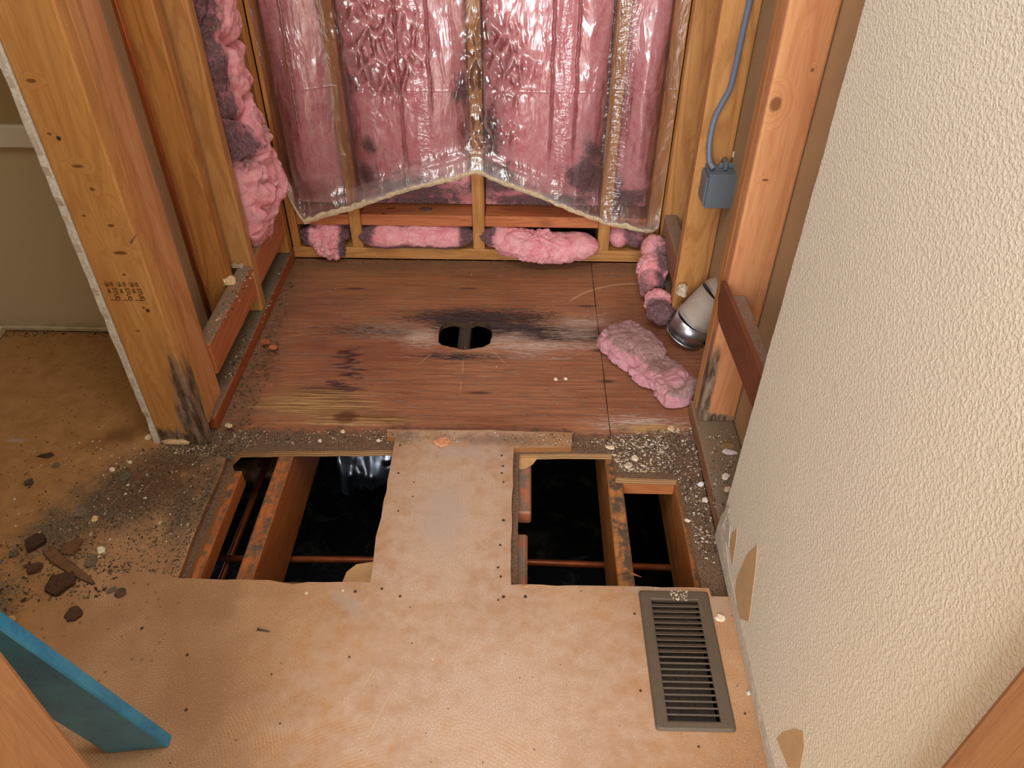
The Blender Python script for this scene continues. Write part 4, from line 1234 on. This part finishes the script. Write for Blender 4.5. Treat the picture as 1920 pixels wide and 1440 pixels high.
DK, GR, PL, TN, WD = (74, 48, 28), (104, 90, 72), (226, 206, 176), (178, 146, 110), (122, 84, 52)
bits = [
 ('wood_chunk', 114, 1096, 46, 36, .016, .2, DK, 'crumbly dark rotten wood chunk just below the long splinter', 'debris'),
 ('bark_flake', 68, 1020, 40, 24, .012, .6, (66, 40, 26), 'dark pointed rotten flake above the long splinter', 'debris'),
 ('bark_flake', 136, 1026, 34, 26, .008, .2, (106, 74, 46), 'dull brown flake just right of the long splinter top', 'debris'),
 ('wood_chip', 142, 1153, 30, 20, .009, .7, (82, 54, 36), 'dark oval wood chip below the rubbish heap, by the floor crack', 'debris'),
 ('wood_chip', 226, 1113, 18, 13, .008, 0, (92, 70, 50), 'small dark brown chip at the heap right edge', 'debris'),
 ('grit_flake', 209, 1107, 16, 10, .004, .5, (112, 98, 80), 'small grey flake left of the dark brown chip', 'debris'),
 ('grit_flake', 172, 1054, 20, 20, .007, .1, (112, 94, 72), 'grey fluted flake at the right end of the splinter', 'debris'),
 ('plaster_chip', 191, 1032, 17, 11, .005, 0, (240, 222, 190), 'bright cream plaster chip on the rubbish heap', 'debris'),
 ('wood_chip', 66, 1068, 26, 16, .009, .3, (84, 56, 34), 'dark chip left of the splinter middle', 'debris'),
 ('grit_flake', 26, 1040, 16, 11, .006, .3, (100, 84, 66), 'grey lump at the far left of the rubbish heap', 'debris'),
 ('wood_chip', 22, 1163, 20, 10, .006, .1, (190, 156, 96), 'pale wood offcut beside the blue level', 'debris'),
 ('stone_flake', 152, 962, 27, 18, .006, .2, (112, 98, 78), 'flat grey flake in the dirt, nearest the heap', 'debris'),
 ('stone_flake', 235, 897, 24, 18, .007, .1, (98, 86, 66), 'flat grey flake in the dirt, nearest the rotten post', 'debris'),
 ('bark_flake', 88, 855, 28, 8, .004, .25, (62, 42, 26), 'thin dark splinter alone on the left floor', 'debris'),
 ('grit_flake', 105, 873, 12, 10, .004, .7, (104, 90, 72), 'grey flake below the thin dark splinter', 'debris'),
 ('grit_flake', 56, 906, 16, 11, .008, .1, (78, 62, 44), 'dark clod on the left floor, away from the heap', 'debris'),
 ('plaster_chip', 211, 881, 10, 8, .004, .6, PL, 'square cream chip on the dirt below the post', 'debris'),
 ('plaster_chip', 244, 868, 8, 6, .004, 0, PL, 'oval white chip on the dirt, closest under the post', 'debris'),
 ('plaster_chip', 178, 974, 10, 10, .005, 0, (214, 186, 130), 'yellowish chip in the dirt beside the flat grey flake', 'debris'),
 ('plaster_chip', 279, 821, 12, 9, .005, .2, PL, 'cream plaster chip left of the post foot', 'debris'),
 ('wood_flake', 831, 831, 36, 18, .008, -.2, (206, 142, 100), 'orange wood flake on the middle strip, by the plywood edge', 'debris'),
 ('tile_chip', 429, 799, 14, 9, .005, 0, (206, 186, 146), 'small triangular cream chip near the plywood front left corner', 'debris'),
 ('wood_flake', 512, 653, 16, 8, .007, .1, (196, 116, 66), 'orange curled shaving on the plywood by the left sill', 'debris'),
 ('wood_flake', 497, 643, 16, 10, .007, .5, (172, 98, 54), 'reddish curled shaving behind the orange one', 'debris'),
 ('plaster_chip', 600, 828, 8, 6, .004, .2, PL, 'white chip on the ledge behind the left opening, first from left', 'debris', ZP),
 ('plaster_chip', 643, 810, 8, 8, .004, .2, PL, 'white chip on the plywood edge behind the left opening, upper', 'debris', ZP),
 ('plaster_chip', 710, 827, 8, 6, .004, .2, PL, 'white chip behind the left opening, beside the middle strip', 'debris', ZP),
 ('plaster_chip', 1190, 860, 13, 11, .006, .2, PL, 'rounded white lump above the hatch opening', 'debris', ZP),
 ('plaster_chip', 1178, 874, 16, 11, .006, .2, (200, 180, 156), 'greyish white lump at the hatch top left corner', 'debris', ZP),
 ('plaster_chip', 1145, 840, 20, 7, .004, -.2, (222, 200, 170), 'pale sliver beside the seam front end', 'debris', ZP),
 ('plaster_chip', 1258, 804, 14, 11, .005, .8, (206, 176, 140), 'tan chip on the plywood before the right post', 'debris', ZP),
 ('plaster_chip', 1312, 846, 12, 8, .005, 0, (240, 236, 240), 'bright white chip in the dirt by the right sill', 'debris', ZP),
 ('plaster_chip', 1313, 909, 12, 8, .005, .3, (232, 228, 232), 'bright white chip in the dirt, in line with the hatch top', 'debris', ZP),
 ('plaster_chip', 1321, 939, 12, 9, .005, .6, (224, 210, 190), 'cream chip in the dirt, right of the hatch', 'debris', ZP),
 ('plaster_chip', 1289, 977, 11, 6, .004, .1, (232, 214, 190), 'small cream chip at the hatch right edge', 'debris', ZP),
 ('plaster_chip', 1360, 895, 16, 12, .006, -.6, (232, 216, 208), 'white plaster flake on the right sill against the wall', 'debris', .026),
 ('plaster_chip', 1365, 920, 14, 10, .006, -.5, (214, 190, 166), 'cream plaster flake on the right sill, nearer the camera', 'debris', .026),
 ('paper_scrap', 1366, 848, 32, 10, .003, -.15, (226, 214, 220), 'torn white paper scrap on the right sill', 'debris', .026),
 ('paper_scrap', 1365, 836, 28, 12, .002, -.1, (150, 122, 84), 'brown paper scrap behind the white one on the right sill', 'debris', .026),
 ('plaster_chip', 1350, 1159, 20, 10, .004, 0, (232, 210, 186), 'oval white chip between register and wall', 'debris'),
 ('plaster_chip', 1403, 1300, 8, 6, .004, 0, (206, 200, 190), 'grey paint drip at the wall foot by the register', 'debris'),
 ('plaster_chip', 430, 530, 24, 16, .016, .4, (226, 196, 156), 'pale plaster lump resting on the left wall block', 'debris', .176),
 ('plaster_chip', 440, 501, 14, 8, .010, .2, (168, 148, 118), 'grey plaster lump at the far end of the left block', 'debris', .176),
 ('plaster_chip', 452, 502, 14, 9, .010, .5, (184, 164, 132), 'second grey plaster lump on the left block, touching the stud', 'debris', .176),
 ('tile_chip', 1278, 552, 18, 18, .030, .4, (206, 190, 164), 'cream broken tile bit standing against the duct elbow', 'debris', .10),
 ('plaster_chip', 1042, 712, 7, 6, .004, .4, (238, 220, 200), 'tiny white crumb on the plywood, left one of the pair', 'debris', ZP),
 ('plaster_chip', 1060, 711, 7, 6, .004, .9, (238, 220, 200), 'tiny white crumb on the plywood, right one of the pair', 'debris', ZP),
 ('wood_flake', 985, 1100, 12, 4, .002, .1, (188, 140, 92), 'thin shaving at the front edge of the right opening', 'debris'),
]
for t in bits: bit(*t)
# long tapering splinter on the heap
b = bmesh.new()
sp = [(92, 1032, 20), (104, 1046, 20), (120, 1058, 19), (138, 1071, 17), (156, 1082, 14), (170, 1091, 9), (177, 1096, 4)]
pr = []
for u, v, wpx in sp:
    p = gz(u, v); m = (p - Vector(CAM)).length / F * wpx / 2; d = Vector((.6, .8, 0))
    pr.append([b.verts.new(p + d * m + Vector((0, 0, .003))), b.verts.new(p + d * m * .8 + Vector((0, 0, .008))), b.verts.new(p - d * m * .8 + Vector((0, 0, .008))), b.verts.new(p - d * m + Vector((0, 0, .003)))])
for i in range(len(pr) - 1):
    for j in range(4): b.faces.new((pr[i][j], pr[i][(j + 1) % 4], pr[i + 1][(j + 1) % 4], pr[i + 1][j]))
b.faces.new(pr[0]); b.faces.new(list(reversed(pr[-1]))); bmesh.ops.recalc_face_normals(b, faces=b.faces[:])
o = frombm('wood_splinter', b, plain('splinter_wood', (108, 74, 46), .9, 0, .2, 60, .6))
recentre(o); o.location.z = .001
tag(o, 'long tapering brown wood splinter lying on the left rubbish heap', 'debris')
# nail lying on the floor
nl_ = thing('flooring_nail', 'short dark nail lying on the bare particleboard', 'nail', gz(494, 1181))
a, c = gz(484, 1180, .003), gz(507, 1184, .003); a -= Vector(nl_.location); c -= Vector(nl_.location)
frombm('nail_shank', tubebm([a, a.lerp(c, .8), c], [.0016, .0014, .0003], 8), M['nail'], nl_)
frombm('nail_head', tubebm([a - (c - a) * .03, a], .0034, 10), M['nail'], nl_)
# tan paper flaps under the cut-outs
for pl, z, lab in (([(966, 845), (1012, 845), (1010, 856), (999, 870), (985, 878), (966, 881)], -.030, 'torn tan paper flap on the joist stub in the right opening'),
                   ([(693, 1050), (693, 1091), (638, 1090), (650, 1072), (668, 1058)], -.036, 'rounded tan paper flap in the near corner of the left opening')):
    pp = [gz(u, v, z) for u, v in pl]
    cpt = sum(pp, Vector()) / len(pp)
    if z == -.036:
        pp[0].x += .03; pp[1].x += .03; pp[1].y -= .03; pp[2].y -= .03
    else:
        pp[0] += Vector((-.03, .03, 0)); pp[1] += Vector((0, .03, 0)); pp[-1] += Vector((-.03, 0, 0))
    o = plate('paper_flap', pp, (0, 0, 1), .0018, M['paperflap'])
    recentre(o); tag(o, lab, 'paper')
# splinter sticking out beside the right joist
a, c = gz(1188, 1077, -.036), gz(1203, 1082, -.036)
o = frombm('wood_splinter', tubebm([a - (c - a) * .4, c], [.003, .0005], 6), M['joist_x']); recentre(o)
tag(o, 'orange splinter sticking out from the right joist', 'debris')


# ---- crumbs nobody could count
def inside(p, poly):
    c = False; n = len(poly)
    for i in range(n):
        x1_, y1_ = poly[i]; x2_, y2_ = poly[(i + 1) % n]
        if (y1_ > p[1]) != (y2_ > p[1]) and p[0] < (x2_ - x1_) * (p[1] - y1_) / (y2_ - y1_) + x1_: c = not c
    return c


VS, FS, CS = [], [], []
def crumbs(poly, n, z, smin, smax, cols, seed, zvar=.001):
    r = random.Random(seed)
    pp = [gz(u, v, z) for u, v in poly]; pp = [(p.x, p.y) for p in pp]
    xa_, xb_ = min(p[0] for p in pp), max(p[0] for p in pp); ya_, yb_ = min(p[1] for p in pp), max(p[1] for p in pp)
    k = 0
    while k < n:
        x, y = r.uniform(xa_, xb_), r.uniform(ya_, yb_)
        if not inside((x, y), pp): continue
        if noise.noise(Vector((x * 22, y * 22, seed))) < r.uniform(-.7, .35): continue
        k += 1
        s = smin + (smax - smin) * r.random() ** 3
        c = lin(r.choice(cols)); base = len(VS)
        t = r.random() * 6.3; ca, sa = math.cos(t), math.sin(t)
        e = r.uniform(.5, 1.6)
        for (dx, dy, dz) in ((-1, -.6, 0), (1, -.7, 0), (.8, .8, 0), (-.7, .7, 0), (-.4, -.2, .7), (.5, .3, .9)):
            dx = dx * s * e * r.uniform(.7, 1.2); dy = dy * s * r.uniform(.7, 1.2)
            VS.append((x + ca * dx - sa * dy, y + sa * dx + ca * dy, z + .0002 + dz * s * r.uniform(.5, 1))); CS.append(c)
        FS.extend([tuple(base + q for q in f) for f in ((0, 1, 5), (0, 5, 4), (1, 2, 5), (2, 3, 4), (2, 4, 5), (3, 0, 4), (3, 2, 1), (3, 1, 0))])


def flush(name, label, cat):
    global VS, FS, CS
    me = bpy.data.meshes.new(name); me.from_pydata(VS, [], FS); me.update()
    at = me.attributes.new('tint', 'FLOAT_COLOR', 'POINT'); at.data.foreach_set('color', np.array(CS, 'f').ravel())
    o = link(name, me, M['crumb'], None, 'stuff'); recentre(o); tag(o, label, cat)
    VS, FS, CS = [], [], []


DIRT = [(84, 66, 46), (110, 90, 66), (66, 50, 36), (134, 114, 88), (92, 76, 56), (150, 130, 100)]
WHITE = [(222, 204, 176), (196, 172, 140), (232, 220, 200)]
crumbs([(230, 850), (300, 835), (420, 850), (410, 880), (330, 1075), (180, 1075), (90, 1060), (170, 960)], 4600, 0, .0005, .0028, DIRT, 1)
crumbs([(380, 835), (436, 838), (428, 875), (330, 1085), (300, 1075), (380, 900)], 1500, 0, .0004, .0018, DIRT, 21)
crumbs([(300, 832), (450, 836), (440, 860), (310, 850)], 700, 0, .0008, .0034, DIRT + WHITE[:1], 22)
crumbs([(0, 1010), (60, 1000), (180, 1010), (230, 1080), (200, 1120), (60, 1130), (0, 1170)], 800, 0, .0008, .0040, DIRT + [(70, 44, 24)], 2)
crumbs([(20, 820), (280, 830), (230, 900), (160, 1000), (0, 1010)], 260, 0, .0008, .0034, DIRT + WHITE + [(60, 36, 20)], 3)
crumbs([(200, 840), (420, 845), (360, 1020), (150, 1050)], 130, 0, .0012, .0036, WHITE, 4)
flush('dirt_crumbs', 'grey grit strewn over the left floor beside the opening', 'grit')
crumbs([(395, 805), (560, 810), (735, 806), (735, 830), (440, 838), (350, 838)], 1200, ZP, .0006, .0026, DIRT + WHITE, 5)
crumbs([(440, 740), (530, 570), (545, 590), (520, 680), (470, 740)], 90, ZP, .002, .0075, [(150, 92, 56), (176, 112, 70), (120, 84, 54), (134, 104, 74)], 26)
crumbs([(430, 700), (540, 500), (565, 490), (530, 600), (510, 690), (470, 800), (400, 800)], 1100, ZP, .0008, .0036, DIRT + [(150, 92, 56), (176, 112, 70)], 6)
crumbs([(540, 472), (900, 480), (1200, 486), (1200, 505), (900, 500), (545, 492)], 420, ZP, .0006, .0026, DIRT + [(120, 84, 52)], 7)
crumbs([(480, 520), (1180, 520), (1280, 790), (430, 795)], 330, ZP, .0005, .0018, WHITE + DIRT, 8)
flush('plaster_crumbs', 'mixed grit and shavings scattered over the shower plywood', 'grit')
crumbs([(1110, 822), (1300, 800), (1325, 830), (1345, 985), (1340, 1060), (1310, 1040), (1270, 890), (1170, 885), (1135, 840)], 3200, ZP, .0006, .0032, DIRT[:4] + WHITE + [(120, 96, 86), (160, 140, 128)], 9)
crumbs([(1110, 822), (1250, 822), (1260, 885), (1170, 885), (1135, 840)], 450, ZP, .0010, .0040, WHITE, 10)
crumbs([(960, 815), (1075, 812), (1130, 830), (1120, 838), (960, 832)], 500, .0, .0005, .0020, DIRT + WHITE, 11)
flush('rubble_crumbs', 'white and dark rubble crumbs round the hatch by the right post', 'grit')
crumbs([(1330, 810), (1385, 805), (1375, 900), (1345, 985), (1335, 930)], 330, .026, .0006, .0030, DIRT + WHITE, 12)
flush('sill_crumbs', 'crumbs lying on the right sill plate', 'grit')
crumbs([(1255, 1106), (1290, 1106), (1288, 1126), (1262, 1126)], 90, .0052, .0006, .0024, WHITE, 13)
flush('register_crumbs', 'plaster crumbs on the far end of the register frame', 'grit')
crumbs([(720, 808), (960, 812), (950, 835), (740, 832)], 300, 0, .0005, .0018, DIRT + WHITE, 14)
crumbs([(700, 1120), (1180, 1110), (1200, 1440), (640, 1440)], 160, 0, .0004, .0012, WHITE + DIRT, 15)
flush('floor_specks', 'fine specks on the bare middle particleboard', 'grit')
crumbs([(380, 640), (440, 520), (470, 505), (480, 515), (400, 640)], 260, .176, .0006, .0030, DIRT + WHITE, 16)
crumbs([(415, 745), (405, 738), (470, 600), (500, 560), (535, 480), (545, 478), (500, 590)], 420, .025, .0006, .0036, DIRT + WHITE[:1] + [(150, 112, 76)], 19)
flush('block_crumbs', 'crumbs lying along the left wall block and sill', 'grit')
crumbs([(0, 618), (210, 622), (215, 632), (0, 632)], 260, 0, .0008, .0034, DIRT + [(70, 44, 24)], 17)
flush('corner_crumbs', 'dark crumbs along the foot of the left room wall', 'grit')
